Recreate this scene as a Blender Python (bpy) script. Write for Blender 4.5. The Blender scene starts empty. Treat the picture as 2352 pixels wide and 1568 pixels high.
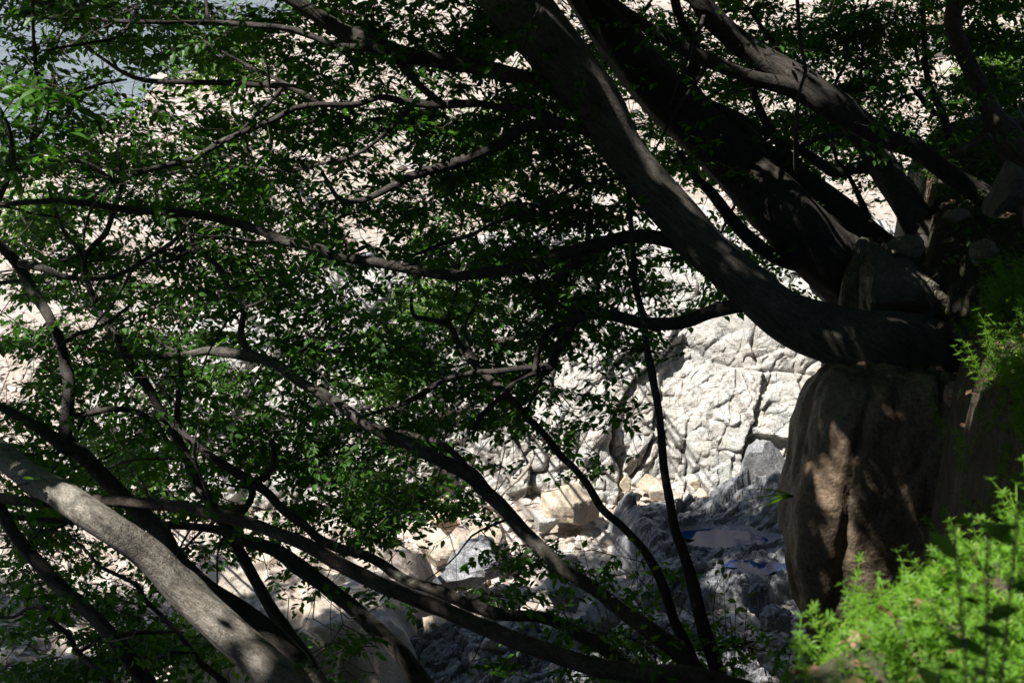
import bpy, math
import numpy as np
from mathutils import Vector, Matrix

# ------------------------------------------------------------------ camera, sky, sun, exposure
S = bpy.context.scene
COL = S.collection
PITCH = math.radians(20)
cam = bpy.data.cameras.new('camera'); co = bpy.data.objects.new('camera', cam); COL.objects.link(co)
co.location = (0, 0, 0); co.rotation_euler = (math.radians(90) - PITCH, 0, 0)
cam.lens = 50; cam.sensor_width = 36; cam.clip_start = 0.05; cam.clip_end = 3000
cam.dof.use_dof = True; cam.dof.focus_distance = 12.5; cam.dof.aperture_fstop = 6.3
S.camera = co
SUN_EL = math.radians(57); SUN_H = np.array([-0.90, -0.43]); SUN_H = SUN_H / np.linalg.norm(SUN_H)
SUN = np.array([SUN_H[0]*math.cos(SUN_EL), SUN_H[1]*math.cos(SUN_EL), math.sin(SUN_EL)])   # towards the sun
w = bpy.data.worlds.new('World'); S.world = w; w.use_nodes = True
nt = w.node_tree; bg = nt.nodes['Background']
sky = nt.nodes.new('ShaderNodeTexSky'); sky.sky_type = 'NISHITA'; sky.sun_disc = False
sky.sun_elevation = SUN_EL; sky.sun_rotation = math.atan2(SUN[0], SUN[1])
nt.links.new(sky.outputs[0], bg.inputs[0]); bg.inputs[1].default_value = 0.055
sl = bpy.data.lights.new('sun', 'SUN'); so = bpy.data.objects.new('sun', sl); COL.objects.link(so)
sl.energy = 5.0; sl.angle = math.radians(0.53); sl.color = (1.0, 0.965, 0.91)
so.rotation_euler = Vector(-SUN).to_track_quat('-Z', 'Y').to_euler(); so.location = (-20, -10, 30)
S.view_settings.view_transform = 'Standard'; S.view_settings.look = 'None'
S.view_settings.exposure = 1.2; S.view_settings.gamma = 1; S.view_settings.use_curve_mapping = False
S.cycles.max_bounces = 6; S.cycles.transmission_bounces = 4; S.cycles.diffuse_bounces = 4; S.cycles.caustics_reflective = False
rng = np.random.default_rng(11)

# ------------------------------------------------------------------ maths helpers
FW = np.array([0, math.cos(PITCH), -math.sin(PITCH)]); UP = np.array([0, math.sin(PITCH), math.cos(PITCH)]); RT = np.array([1., 0, 0])
def P(px, py, d):
    """photo position (2352 x 1568 grid) and distance along the view axis -> world point"""
    return d * (FW + (px - 1176) / 1176 * .36 * RT + (784 - py) / 1176 * .36 * UP)
def proj(p):
    p = np.asarray(p); d = p @ FW
    return 1176 + (p @ RT) / d * 1176 / .36, 784 - (p @ UP) / d * 1176 / .36, d
def ss(a, b, x):
    t = np.clip((x - a) / (b - a), 0, 1); return t * t * (3 - 2 * t)
def h01(i, j, k, seed):
    n = (i.astype(np.int64) * 73856093) ^ (j.astype(np.int64) * 19349663) ^ (k.astype(np.int64) * 83492791) ^ np.int64(seed * 2654435 + 12345)
    n = (n ^ (n >> 13)) * np.int64(1274126177); n &= 0xffffffff
    n = (n ^ (n >> 16)) * np.int64(668265261); n &= 0xffffffff; n = n ^ (n >> 15)
    return (n & 0xffffff) / float(0x1000000)
def vnoise(p, seed=0):
    f = np.floor(p); i = f.astype(np.int64); t = p - f; t = t * t * (3 - 2 * t); r = 0
    for a in (0, 1):
        for b in (0, 1):
            for c in (0, 1):
                wgt = (t[..., 0] if a else 1 - t[..., 0]) * (t[..., 1] if b else 1 - t[..., 1]) * (t[..., 2] if c else 1 - t[..., 2])
                r = r + wgt * h01(i[..., 0] + a, i[..., 1] + b, i[..., 2] + c, seed)
    return r * 2 - 1
def fbm(p, seed=0, o=4, g=.5):
    r = 0; a = 1.; s = 1.
    for q in range(o): r = r + a * vnoise(p * s + 17.3 * q, seed + q); a *= g; s *= 2.03
    return r
def fb2(x, y, sc, seed=0, o=4, g=.5):
    return fbm(np.stack([x * sc, y * sc, np.zeros_like(x) + .37], -1), seed, o, g)
def vor(x, y, s, seed):
    X = x / s; Y = y / s; xi = np.floor(X).astype(np.int64); yi = np.floor(Y).astype(np.int64); z = np.zeros_like(xi)
    f1 = np.full(x.shape, 9.); f2 = f1.copy(); dx = np.zeros(x.shape); dy = dx.copy(); I = z.copy(); J = z.copy()
    for a in (-1, 0, 1):
        for b in (-1, 0, 1):
            i = xi + a; j = yi + b
            ex = i + .1 + .8 * h01(i, j, z, seed) - X; ey = j + .1 + .8 * h01(i, j, z, seed + 1) - Y
            d = np.sqrt(ex * ex + ey * ey); n = d < f1
            f2 = np.where(n, f1, np.minimum(f2, d)); f1 = np.where(n, d, f1)
            dx = np.where(n, -ex, dx); dy = np.where(n, -ey, dy); I = np.where(n, i, I); J = np.where(n, j, J)
    return (f2 - f1) * s, dx * s, dy * s, h01(I, J, z, seed + 2), h01(I, J, z, seed + 3), h01(I, J, z, seed + 4)
def blocks(x, y, s, amp, tilt, crack, cw, seed, ang=0., st=1.):
    c, n = math.cos(ang), math.sin(ang)
    wx = .13 * s * fb2(x, y, 1.2 / s, seed + 50, 2); wy = .13 * s * fb2(x, y, 1.2 / s, seed + 60, 2)
    u = (x * c + y * n) + wx; v = (-x * n + y * c) * st + wy
    e, dx, dy, r0, r1, r2 = vor(u, v, s, seed)
    gate = ss(-.25, .35, fb2(x, y, .8 / s, seed + 70, 2))
    return amp * (r0 - .5) * 2 + tilt * ((r1 - .5) * dx + (r2 - .5) * dy) * 2 - crack * gate * np.exp(-(e / cw) ** 2)

# ------------------------------------------------------------------ mesh helpers
def mesh_from(name, V, F, smooth=False):
    """F: int array (n,k), or list of such arrays"""
    if not isinstance(F, list): F = [F]
    me = bpy.data.meshes.new(name); me.vertices.add(len(V)); me.vertices.foreach_set('co', np.ascontiguousarray(V, dtype=np.float32).ravel())
    lv = np.concatenate([f.ravel() for f in F]).astype(np.int32)
    cnt = np.concatenate([np.full(len(f), f.shape[1]) for f in F]); st = np.concatenate([[0], np.cumsum(cnt)[:-1]]).astype(np.int32)
    me.loops.add(len(lv)); me.loops.foreach_set('vertex_index', lv)
    me.polygons.add(len(cnt)); me.polygons.foreach_set('loop_start', st)
    me.polygons.foreach_set('use_smooth', np.full(len(cnt), bool(smooth)))
    me.update(calc_edges=True); me.validate(); return me
def link(name, me, mat, parent=None, loc=None, kind=None):
    o = bpy.data.objects.new(name, me); COL.objects.link(o)
    if mat and not me.materials: me.materials.append(mat)
    if parent: o.parent = parent
    if loc is not None: o.location = loc
    if kind: o['kind'] = kind
    return o
def tag(o, label, cat, group=None):
    o['label'] = label; o['category'] = cat
    if group: o['group'] = group
    return o
def empty(name, loc):
    o = bpy.data.objects.new(name, None); COL.objects.link(o); o.location = loc; o.empty_display_size = .2; return o
def grid_faces(n, m):
    a = np.arange(n * m).reshape(n, m)
    return np.stack([a[:-1, :-1].ravel(), a[1:, :-1].ravel(), a[1:, 1:].ravel(), a[:-1, 1:].ravel()], -1)

# ------------------------------------------------------------------ materials
def mat(name):
    m = bpy.data.materials.new(name); m.use_nodes = True; t = m.node_tree; b = t.nodes['Principled BSDF']; return m, t, b
def nd(t, ty, **k):
    n = t.nodes.new(ty)
    for a, v in k.items():
        if a in n.inputs: n.inputs[a].default_value = v
        else: setattr(n, a, v)
    return n
def ramp(t, src, stops, mode='LINEAR'):
    r = t.nodes.new('ShaderNodeValToRGB'); r.color_ramp.interpolation = mode
    while len(r.color_ramp.elements) < len(stops): r.color_ramp.elements.new(.5)
    for e, (p, c) in zip(r.color_ramp.elements, stops): e.position = p; e.color = (*c, 1)
    t.links.new(src, r.inputs[0]); return r.outputs[0]
def mix(t, f, a, b, mode='MIX'):
    m = t.nodes.new('ShaderNodeMix'); m.data_type = 'RGBA'; m.blend_type = mode
    for s, v in ((m.inputs[0], f), (m.inputs[6], a), (m.inputs[7], b)):
        if hasattr(v, 'links') or isinstance(v, bpy.types.NodeSocket): t.links.new(v, s)
        elif isinstance(v, tuple): s.default_value = (*v, 1)
        else: s.default_value = v
    return m.outputs[2]
def coords(t, kind='Object', scale=(1, 1, 1)):
    c = t.nodes.new('ShaderNodeTexCoord'); m = t.nodes.new('ShaderNodeMapping'); m.inputs['Scale'].default_value = scale
    t.links.new(c.outputs[kind], m.inputs[0]); return m.outputs[0]
def noise(t, v, sc, det=5, rough=.55, out='Fac'):
    n = nd(t, 'ShaderNodeTexNoise', Scale=sc, Detail=det, Roughness=rough); t.links.new(v, n.inputs['Vector']); return n.outputs[out]
def bump(t, b, hts, dist):
    prev = None
    for h, d in zip(hts, dist):
        n = nd(t, 'ShaderNodeBump', Distance=d, Strength=.9); t.links.new(h, n.inputs['Height'])
        if prev: t.links.new(prev, n.inputs['Normal'])
        prev = n.outputs[0]
    t.links.new(prev, b.inputs['Normal'])
def rock_mat(name, c1, c2, c3, stain=(.16, .14, .12), stain_amt=.5, rough=.62, cracks=True, speck=.5, sc=1.):
    m, t, b = mat(name); v = coords(t, 'Object')
    pos = t.nodes.new('ShaderNodeNewGeometry').outputs['Position']
    big = noise(t, pos, .9 * sc, 4); mid = noise(t, pos, 3.1 * sc, 6, .6); fine = noise(t, pos, 38 * sc, 4, .7)
    col = ramp(t, big, [(.36, c1), (.5, c2), (.63, c3)])
    col = mix(t, ramp(t, mid, [(.42, (0, 0, 0)), (.62, (1, 1, 1))]), col, tuple(.5 * (a + bb) for a, bb in zip(c1, c3)))
    st = ramp(t, noise(t, pos, 1.7 * sc, 8, .68), [(.52, (0, 0, 0)), (.66, (1, 1, 1))])
    sm = nd(t, 'ShaderNodeMath', operation='MULTIPLY'); t.links.new(st, sm.inputs[0]); sm.inputs[1].default_value = stain_amt
    col = mix(t, sm.outputs[0], col, stain)
    sp = ramp(t, fine, [(.36, (.45, .43, .42)), (.5, (1, 1, 1)), (.66, (1.25, 1.22, 1.2))])
    col = mix(t, speck, col, sp, 'MULTIPLY')
    hts = [mid, fine]; ds = [.05, .008]
    if cracks:
        wv = nd(t, 'ShaderNodeMixRGB', blend_type='LINEAR_LIGHT'); wv.inputs[0].default_value = .12
        t.links.new(pos, wv.inputs[1]); t.links.new(noise(t, pos, 2.5, 4, .6, 'Color'), wv.inputs[2])
        vo = nd(t, 'ShaderNodeTexVoronoi', feature='DISTANCE_TO_EDGE', Scale=3.3 * sc); t.links.new(wv.outputs[0], vo.inputs['Vector'])
        ck = ramp(t, vo.outputs['Distance'], [(0, (0, 0, 0)), (.035, (1, 1, 1))])
        vo2 = nd(t, 'ShaderNodeTexVoronoi', feature='DISTANCE_TO_EDGE', Scale=9 * sc); t.links.new(wv.outputs[0], vo2.inputs['Vector'])
        ck2 = ramp(t, vo2.outputs['Distance'], [(0, (0, 0, 0)), (.05, (1, 1, 1))])
        gt = ramp(t, noise(t, pos, 1.3, 3), [(.46, (0, 0, 0)), (.62, (.5, .5, .5))]); col = mix(t, gt, col, mix(t, 1., col, ck, 'MULTIPLY'))
        hts += [ck2]; ds += [.006]
    t.links.new(col, b.inputs['Base Color']); b.inputs['Roughness'].default_value = rough
    bump(t, b, hts, ds); return m
def bark_mat(name, c1, c2, sc=1.):
    m, t, b = mat(name); pos = t.nodes.new('ShaderNodeNewGeometry').outputs['Position']
    m0 = t.nodes.new('ShaderNodeMapping'); t.links.new(pos, m0.inputs[0]); m0.inputs['Rotation'].default_value = (0, math.radians(-40), 0)
    mp = t.nodes.new('ShaderNodeMapping'); t.links.new(m0.outputs[0], mp.inputs[0]); mp.inputs['Scale'].default_value = (5, 34, 34)
    str_ = noise(t, mp.outputs[0], 1.1 * sc, 6, .65); blot = noise(t, pos, 5, 5, .6); fine = noise(t, pos, 90, 3, .7)
    col = ramp(t, blot, [(.34, c1), (.66, c2)])
    col = mix(t, .75, col, ramp(t, str_, [(.35, (.42, .4, .38)), (.55, (1, 1, 1)), (.75, (1.2, 1.2, 1.2))]), 'MULTIPLY')
    col = mix(t, .5, col, ramp(t, fine, [(.35, (.6, .6, .6)), (.6, (1.1, 1.1, 1.1))]), 'MULTIPLY')
    li = ramp(t, noise(t, pos, 9, 4, .7), [(.6, (0, 0, 0)), (.72, (.5, .5, .5))]); col = mix(t, li, col, (.2, .22, .17))
    t.links.new(col, b.inputs['Base Color']); b.inputs['Roughness'].default_value = .8
    mus = noise(t, mp.outputs[0], 3.2 * sc, 4, .7); col2 = mix(t, .5, col, ramp(t, mus, [(.4, (.35, .33, .3)), (.5, (1, 1, 1))]), 'MULTIPLY'); t.links.new(col2, b.inputs['Base Color'])
    bump(t, b, [blot, str_, mus, fine], [.03, .022, .010, .006]); return m
def leaf_mat(name, ca, cb, cc, tr=.45, rough=.38, spec=.5):
    m, t, b = mat(name)
    ri = t.nodes.new('ShaderNodeNewGeometry').outputs['Random Per Island']; ob = t.nodes.new('ShaderNodeObjectInfo').outputs['Random']
    ad = nd(t, 'ShaderNodeMath', operation='ADD'); t.links.new(ri, ad.inputs[0]); t.links.new(ob, ad.inputs[1])
    fr = nd(t, 'ShaderNodeMath', operation='FRACT'); t.links.new(ad.outputs[0], fr.inputs[0])
    col = ramp(t, fr.outputs[0], [(0, ca), (.5, cb), (.93, cb), (1, cc)])
    t.links.new(col, b.inputs['Base Color']); b.inputs['Roughness'].default_value = rough; b.inputs['Specular IOR Level'].default_value = spec
    tb = t.nodes.new('ShaderNodeBsdfTranslucent'); c2 = mix(t, 1., col, (1.9, 2.0, .9), 'MULTIPLY'); t.links.new(c2, tb.inputs[0])
    ms = t.nodes.new('ShaderNodeMixShader'); ms.inputs[0].default_value = tr
    t.links.new(b.outputs[0], ms.inputs[1]); t.links.new(tb.outputs[0], ms.inputs[2]); t.links.new(ms.outputs[0], t.nodes['Material Output'].inputs[0])
    return m
M_PALE = rock_mat('pale_rock', (.36, .335, .305), (.33, .335, .32), (.37, .35, .31), (.19, .185, .165), .5)
M_PINK = rock_mat('pink_rock', (.40, .32, .275), (.38, .345, .30), (.38, .315, .22), (.17, .145, .12), .55, cracks=False)
M_OCHRE = rock_mat('ochre_rock', (.40, .29, .18), (.42, .35, .26), (.42, .36, .29), (.2, .16, .11), .35, cracks=False)
M_GREY = rock_mat('grey_rock', (.18, .185, .195), (.24, .24, .245), (.14, .147, .157), (.12, .12, .115), .5, .45)
M_GRAVEL = rock_mat('white_gravel', (.52, .46, .40), (.56, .53, .49), (.5, .44, .36), (.35, .3, .25), .3, cracks=False, sc=2.)
M_BROWN = rock_mat('brown_rock', (.28, .19, .12), (.21, .165, .115), (.16, .12, .08), (.1, .085, .06), .5, cracks=False, speck=.8)
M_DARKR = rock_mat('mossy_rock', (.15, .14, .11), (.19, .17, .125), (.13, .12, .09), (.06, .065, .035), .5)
M_RED = rock_mat('red_rock', (.2, .12, .09), (.17, .11, .09), (.14, .1, .09), (.08, .06, .05), .4)
M_STONE = rock_mat('beach_stone', (.35, .275, .225), (.37, .315, .255), (.36, .335, .30), (.25, .2, .16), .5, cracks=False, sc=2.)
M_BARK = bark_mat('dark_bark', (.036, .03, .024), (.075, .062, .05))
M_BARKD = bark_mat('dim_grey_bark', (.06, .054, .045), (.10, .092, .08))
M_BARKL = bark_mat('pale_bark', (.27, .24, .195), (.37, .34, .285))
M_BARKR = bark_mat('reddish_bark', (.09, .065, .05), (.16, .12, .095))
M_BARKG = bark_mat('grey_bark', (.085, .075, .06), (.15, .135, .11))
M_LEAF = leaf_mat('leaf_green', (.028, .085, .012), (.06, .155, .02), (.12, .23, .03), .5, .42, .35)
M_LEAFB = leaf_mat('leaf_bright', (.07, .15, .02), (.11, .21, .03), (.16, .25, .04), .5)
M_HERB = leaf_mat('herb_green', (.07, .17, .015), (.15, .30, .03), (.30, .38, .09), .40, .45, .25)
def plain(name, c, r=.8):
    m, t, b = mat(name); b.inputs['Base Color'].default_value = (*c, 1); b.inputs['Roughness'].default_value = r
    return m
M_DRIFT = bark_mat('bleached_wood', (.42, .36, .29), (.52, .47, .40))
M_LITTER = leaf_mat('leaf_litter', (.12, .065, .035), (.2, .12, .07), (.3, .22, .14), .1, .8, .2)
def ground_mat():
    m, t, b = mat('ground_mix'); pos = t.nodes.new('ShaderNodeNewGeometry').outputs['Position']
    at = t.nodes.new('ShaderNodeAttribute'); at.attribute_name = 'soil'
    sand = ramp(t, noise(t, pos, .7, 6, .65), [(.35, (.33, .27, .22)), (.5, (.38, .335, .285)), (.66, (.42, .40, .37))])
    vo = nd(t, 'ShaderNodeTexVoronoi', Scale=9.); t.links.new(pos, vo.inputs['Vector'])
    sand = mix(t, .35, sand, ramp(t, vo.outputs['Distance'], [(0, (1.2, 1.15, 1.1)), (.75, (.45, .42, .4))]), 'MULTIPLY')
    soil = ramp(t, noise(t, pos, 14, 6, .7), [(.35, (.035, .026, .018)), (.6, (.09, .066, .042)), (.75, (.16, .12, .08))])
    moss = ramp(t, noise(t, pos, 2.3, 6, .7), [(.5, (0, 0, 0)), (.66, (1, 1, 1))]); soil = mix(t, moss, soil, (.045, .06, .018))
    col = mix(t, at.outputs['Fac'], sand, soil); t.links.new(col, b.inputs['Base Color']); b.inputs['Roughness'].default_value = .85
    bump(t, b, [noise(t, pos, 5, 6, .6), vo.outputs['Distance'], noise(t, pos, 40, 4, .7)], [.06, .03, .015]); return m
M_GROUND = ground_mat()
def water_mat(name, c, sc, d):
    m, t, b = mat(name); b.inputs['Base Color'].default_value = (*c, 1); b.inputs['Roughness'].default_value = .04; b.inputs['IOR'].default_value = 1.33
    pos = t.nodes.new('ShaderNodeNewGeometry').outputs['Position']
    mp = t.nodes.new('ShaderNodeMapping'); t.links.new(pos, mp.inputs[0]); mp.inputs['Scale'].default_value = (1, 2.2, 1)
    bump(t, b, [noise(t, mp.outputs[0], sc, 5, .6)], [d]); return m
M_SEA = water_mat('sea_water', (.13, .16, .19), 1.1, .25)
M_POOL = water_mat('pool_water', (.006, .026, .10), 3., .004)  # deep blue of the reflected sky is put into the base colour

# ------------------------------------------------------------------ terrain
def G(x, y, detail=True):
    x = np.asarray(x, float); y = np.asarray(y, float)
    n1 = fb2(x, y, .22, 3, 3); n2 = fb2(x, y, 1.1, 9, 4) if detail else 0
    bed = -9.05 + .22 * n1 + .07 * n2
    beach = -9.25 - 1.9 * ss(7, 24, -x) + .12 * n1 - .012 * np.maximum(0, y - 30) + 6.5 * ss(9, 34, x) * ss(22, 40, y) + 9 * ss(95, 190, y) * ss(-12, 10, x)
    z = bed + (beach - bed) * ss(19, 27, y)
    left = ss(-4, -9, x); z = z + .8 * left * ss(20, 15, y)
    bank = np.where(y > 0, -1.75 - .66 * y, -1.75 - .06 * y) + .06 * n2 + .0 * n1 + .10 * np.maximum(0, -x - 6)
    R = -2.12 + .80 * (np.minimum(x, 2.6) - 1.2) - .88 * (y - 3.6) - .3 * np.maximum(0, y - 3.2) + .03 * n2
    R = np.minimum(R, -1.5 + .1 * np.maximum(x - 1.5, 0) + .03 * n2)
    xe = np.interp(y, [1, 4, 5.5, 7, 8.3, 8.9, 9.5, 11, 13], [1.7, 1.65, 1.85, 2.35, 2.85, 2.98, 2.9, 3.15, 3.7]) + .08 * n2
    hs = np.interp(y, [1, 4, 5.5, 6.6, 8.5, 10, 12, 14.5, 18], [-1.2, -1.85, -2.25, -2.4, -2.8, -2.78, -2.55, -3.3, -5.5])
    Sp = hs + .38 * np.minimum(x - xe, 7) + .12 * n2; Sp = -12 + (Sp + 12) * ss(-.25, .12, x - xe)
    Sp = np.where(y > 13.2, -12 + (Sp + 12) * ss(15.5, 13.2, y), Sp)
    zz = np.maximum(np.maximum(bank, R), Sp); zz = np.where(y > 20, -99, zz)
    return np.maximum(z, zz), (zz > z)
def smooth_axis(lo, hi, stops):
    """spacing that varies: stops = [(pos, step)]"""
    out = [lo]; p = lo
    while p < hi: p += float(np.interp(p, [s[0] for s in stops], [s[1] for s in stops])); out.append(p)
    return np.array(out)
ax = smooth_axis(-160, 200, [(-160, 12), (-40, 1.2), (-12, .25), (-5, .07), (4, .06), (6, .12), (14, .4), (40, 2), (200, 14)])
ay = smooth_axis(-12, 420, [(-12, 1), (0, .25), (2, .07), (11, .07), (19, .09), (30, .35), (60, 1.), (110, 4), (420, 16)])
XX, YY = np.meshgrid(ax, ay, indexing='ij'); ZZ, soilm = G(XX, YY)
me = mesh_from('ground', np.stack([XX, YY, ZZ], -1).reshape(-1, 3), grid_faces(len(ax), len(ay)), True)
a = me.attributes.new('soil', 'FLOAT', 'POINT'); a.data.foreach_set('value', soilm.astype(np.float32).ravel())
ground = link('ground', me, M_GROUND, kind='structure')
gx = smooth_axis(-700, -8, [(-700, 40), (-60, 5), (-20, 1), (-8, 1)]); gy = smooth_axis(-20, 900, [(-20, 10), (40, 2), (900, 40)])
X2, Y2 = np.meshgrid(gx, gy, indexing='ij')
link('sea', mesh_from('sea', np.stack([X2, Y2, X2 * 0 - 10.35], -1).reshape(-1, 3), grid_faces(len(gx), len(gy)), True), M_SEA, kind='structure')

def GS(x, y): return float(G(np.array([x]), np.array([y]))[0][0])
def hit(px, py, z=None):
    """where the view ray through a photo position meets the terrain (or a level z)"""
    r = P(px, py, 1.)
    if z is not None: return r * (z / r[2])
    ds = np.linspace(2, 140, 2800); q = r[None] * ds[:, None]; g = G(q[:, 0], q[:, 1])[0]
    k = np.argmax(q[:, 2] < g); return q[k]

# ------------------------------------------------------------------ rock masses
def blur(h, n=1):
    for _ in range(n):
        q = np.pad(h, 1, mode='edge'); h = (q[:-2, 1:-1] + q[2:, 1:-1] + q[1:-1, :-2] + q[1:-1, 2:] + 4 * q[1:-1, 1:-1]) / 8
    return h
def outcrop():
    us = np.arange(-7.0, 6.5, .021); prof = np.array([(18.1, -9.9), (18.45, -9.0), (18.75, -8.2), (19.3, -7.2), (20.1, -6.45), (21.6, -6.1), (24, -6.6), (27.5, -8.2), (31, -10.2)])
    seg = np.concatenate([[0], np.cumsum(np.linalg.norm(np.diff(prof, axis=0), axis=1))])
    ts = np.concatenate([np.arange(0, 5.4, .021), np.arange(5.4, seg[-1], .1)])
    U, T = np.meshgrid(us, ts, indexing='ij')
    y = np.interp(T, seg, prof[:, 0]); z = np.interp(T, seg, prof[:, 1])
    d = .1; ty = np.interp(T + d, seg, prof[:, 0]) - np.interp(T - d, seg, prof[:, 0]); tz = np.interp(T + d, seg, prof[:, 1]) - np.interp(T - d, seg, prof[:, 1])
    L = np.hypot(ty, tz) + 1e-6; ny = -tz / L; nz = ty / L
    hgt = np.interp(U, [-7.5, -5.8, -4.2, -2, 0, 3, 6, 9.5], [.1, .55, .78, .86, .95, 1.06, 1.15, .6]); z = -9.9 + (z + 9.9) * hgt
    y = y + np.interp(U, [-7.5, -4, -1.5, 1, 3, 5, 9.5], [-1.5, -1.0, -.25, .15, 0, -.8, -2.0]) + .35 * fb2(U, U * 0, .45, 21, 3)
    h = .18 * fb2(U, T, .5, 31, 2)
    h = h + blocks(U, T, 1.25, .12, .14, .13, .03, 41, 1.0, .8) + blocks(U, T, .5, .05, .13, .055, .018, 51, .9, .75) * (.35 + .65 * ss(-.3, .3, fb2(U, T, .6, 77, 2)))
    h = h + blocks(U, T, .75, .10, .10, .16, .04, 45, -.28, .42) + blocks(U, T, .44, .035, .10, .10, .014, 47, -.22, .45) + blocks(U, T, .27, .028, .22, .055, .014, 58, .7, 1.3) + blocks(U, T, .11, .008, .16, .014, .012, 61, .5, 1.) + .02 * fb2(U, T, 4, 71, 4)
    h = blur(h, 1)
    V = np.stack([U + .15 * h, y + ny * h, z + nz * h], -1).reshape(-1, 3)
    o = link('rock_outcrop', mesh_from('rock_outcrop', V, grid_faces(len(us), len(ts)), False), M_PALE)
    tag(o, 'long sunlit pale fractured rock face rising behind the stony bed', 'rock face')
outcrop()
POOLS = [(1664, 1236, .62, .30), (1746, 1302, .46, .17)]; PZ = -8.66
def ledge(name, x0, x1, y0, y1, base, hf, m, label, cat, seed, res=.02, S1=.7, AM=1.):
    xs = np.arange(x0, x1, res); ys = np.arange(y0, y1, res); X, Y = np.meshgrid(xs, ys, indexing='ij')
    e = np.minimum(np.minimum(X - x0, x1 - X) / (.28 * (x1 - x0)), np.minimum(Y - y0, y1 - Y) / (.28 * (y1 - y0)))
    e = e + .25 * fb2(X, Y, 1.1, seed + 5, 3); pl = ss(0.0, .7, e)
    h = base - .9 + (.9 + hf(X, Y)) * pl
    h = h + pl * AM * (blocks(X, Y, S1, .09, .22, .08, .04, seed, .45, 1.6) + blocks(X, Y, S1 * .42, .03, .30, .06, .022, seed + 9, .6, 2.2) + blocks(X, Y, S1 * .17, .014, .30, .02, .014, seed + 19, .4, 2.)) + .02 * fb2(X, Y, 5, seed + 3, 4)
    if name == 'pitted_slab': h = blur(h, 2)
    if name == 'rock_ledge':
        for a_, b_, c_, d_ in POOLS:
            q = P(a_, b_, 1.); q = q * (PZ / q[2]); e_ = ((X - q[0] + .2 * fb2(X, Y, 2., 7, 2)) / (c_ * 1.0)) ** 2 + ((Y - q[1] + .12 * fb2(X, Y, 2.5, 8, 2)) / (d_ * 1.0)) ** 2
            h = np.maximum(h, PZ + .05 - 2 * ss(1.2, 4, e_)); h = np.where(e_ < 1.6, np.minimum(h, PZ - .06 + .1 * np.maximum(e_ - .45, 0)), h)
    o = link(name, mesh_from(name, np.stack([X, Y, h], -1).reshape(-1, 3), grid_faces(len(xs), len(ys)), False), m); tag(o, label, cat); return o
ledge('rock_ledge', .75, 5.6, 14.6, 18.2, -9.0, lambda X, Y: .25 + .10 * (X - 2) + .45 * ss(2.6, 3.4, X) * ss(16.6, 17.4, Y) + .42 * np.exp(-((X - 1.35) / .75) ** 2 - ((Y - 16.5) / .8) ** 2),
      M_GREY, 'shaded blue-grey layered ledge with two small pools beside the brown boulder', 'rock ledge', 101, AM=.95)
ledge('pitted_slab', -4.3, -.62, 12.9, 15.9, -9.0, lambda X, Y: .75 - .16 * ((X + 2.3) / 1.6) ** 2 + .1 * ss(14, 15, Y), M_PINK,
      'broad rounded pinkish slab crossed by the leaning stems in front of the stony bed', 'rock slab', 131, S1=1.3, AM=.5)
ledge('rubble_ledge', -3.0, 3.4, 12.2, 14.9, -9.0, lambda X, Y: .28 + .2 * fb2(X, Y, .8, 5, 2), M_GREY,
      'dark jumbled grey rocks in leaf shade along the bottom edge below the long lower limb', 'rock ledge', 161, S1=.55)

def rock_geo(size, seed, sub=24, npl=9, rough=.05, box=2.6):
    """angular boulder: a super-ellipsoid cut back by random planes, then roughened"""
    r = np.random.default_rng(seed); n = sub; m = sub * 2
    th = np.linspace(0, math.pi, n + 1)[:, None]; ph = np.linspace(0, 2 * math.pi, m, endpoint=False)[None]
    D = np.stack([np.sin(th) * np.cos(ph), np.sin(th) * np.sin(ph), np.cos(th) + 0 * ph], -1).reshape(-1, 3)
    q = (np.abs(D) ** box).sum(1) ** (-1 / box); V = D * q[:, None]
    for _ in range(npl):
        nn = r.normal(size=3); nn /= np.linalg.norm(nn); dd = r.uniform(.5, .78); e = V @ nn - dd
        V = V - np.maximum(e, 0)[:, None] * nn * 1.0
    V = V * (1 + rough * 1.6 * fbm(V * 1.8 + seed, seed, 3)[:, None] + rough * .5 * fbm(V * 7 + seed, seed + 5, 3)[:, None])
    V[:m] = V[:m].mean(0); V[-m:] = V[-m:].mean(0)
    V = V * (np.array(size) / 2); a = np.arange((n + 1) * m).reshape(n + 1, m); b = np.roll(a, -1, 1)
    F = np.stack([a[:-1].ravel(), a[1:].ravel(), b[1:].ravel(), b[:-1].ravel()], -1); return V, F
def boulder(name, px, py, wpx, hpx, m, label, cat, seed, d=None, depth=.85, sink=.15, rot=0, npl=9, rough=.05, box=2.6, sub=30):
    """centre px,py; apparent width and height on the photo grid"""
    c = hit(px, py + hpx * .42) if d is None else P(px, py, d)
    if d is None and py > 1000: c = c * .985; wpx *= 1.35; hpx *= 1.35; npl += 4; box = max(box, 2.8)
    dd = c @ FW; sx = wpx / 1176 * .36 * dd; hz = hpx / 1176 * .36 * dd
    V, F = rock_geo((sx, sx * depth, hz * 1.12), seed, sub, npl, rough, box)
    ce = np.array([c[0], c[1] + (sx * depth * .3 if d is None else 0), c[2] + ((hz * (.5 - sink) + (.12 if py > 1340 else 0)) if d is None else 0)])
    o = link(name, mesh_from(name, V, F, False), m, loc=tuple(ce)); o.rotation_euler = (0, 0, rot); tag(o, label, cat); return o
boulder('boulder', 1312, 1176, 112, 78, M_OCHRE, 'large wedge-shaped tan boulder lying just left of the shaded ledge', 'boulder', 3, rot=.3)
boulder('boulder', 1247, 1214, 56, 44, M_PALE, 'pale grey cobble-sized boulder between the tan wedge boulder and a leaning stem', 'boulder', 5, rot=.7)
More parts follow.
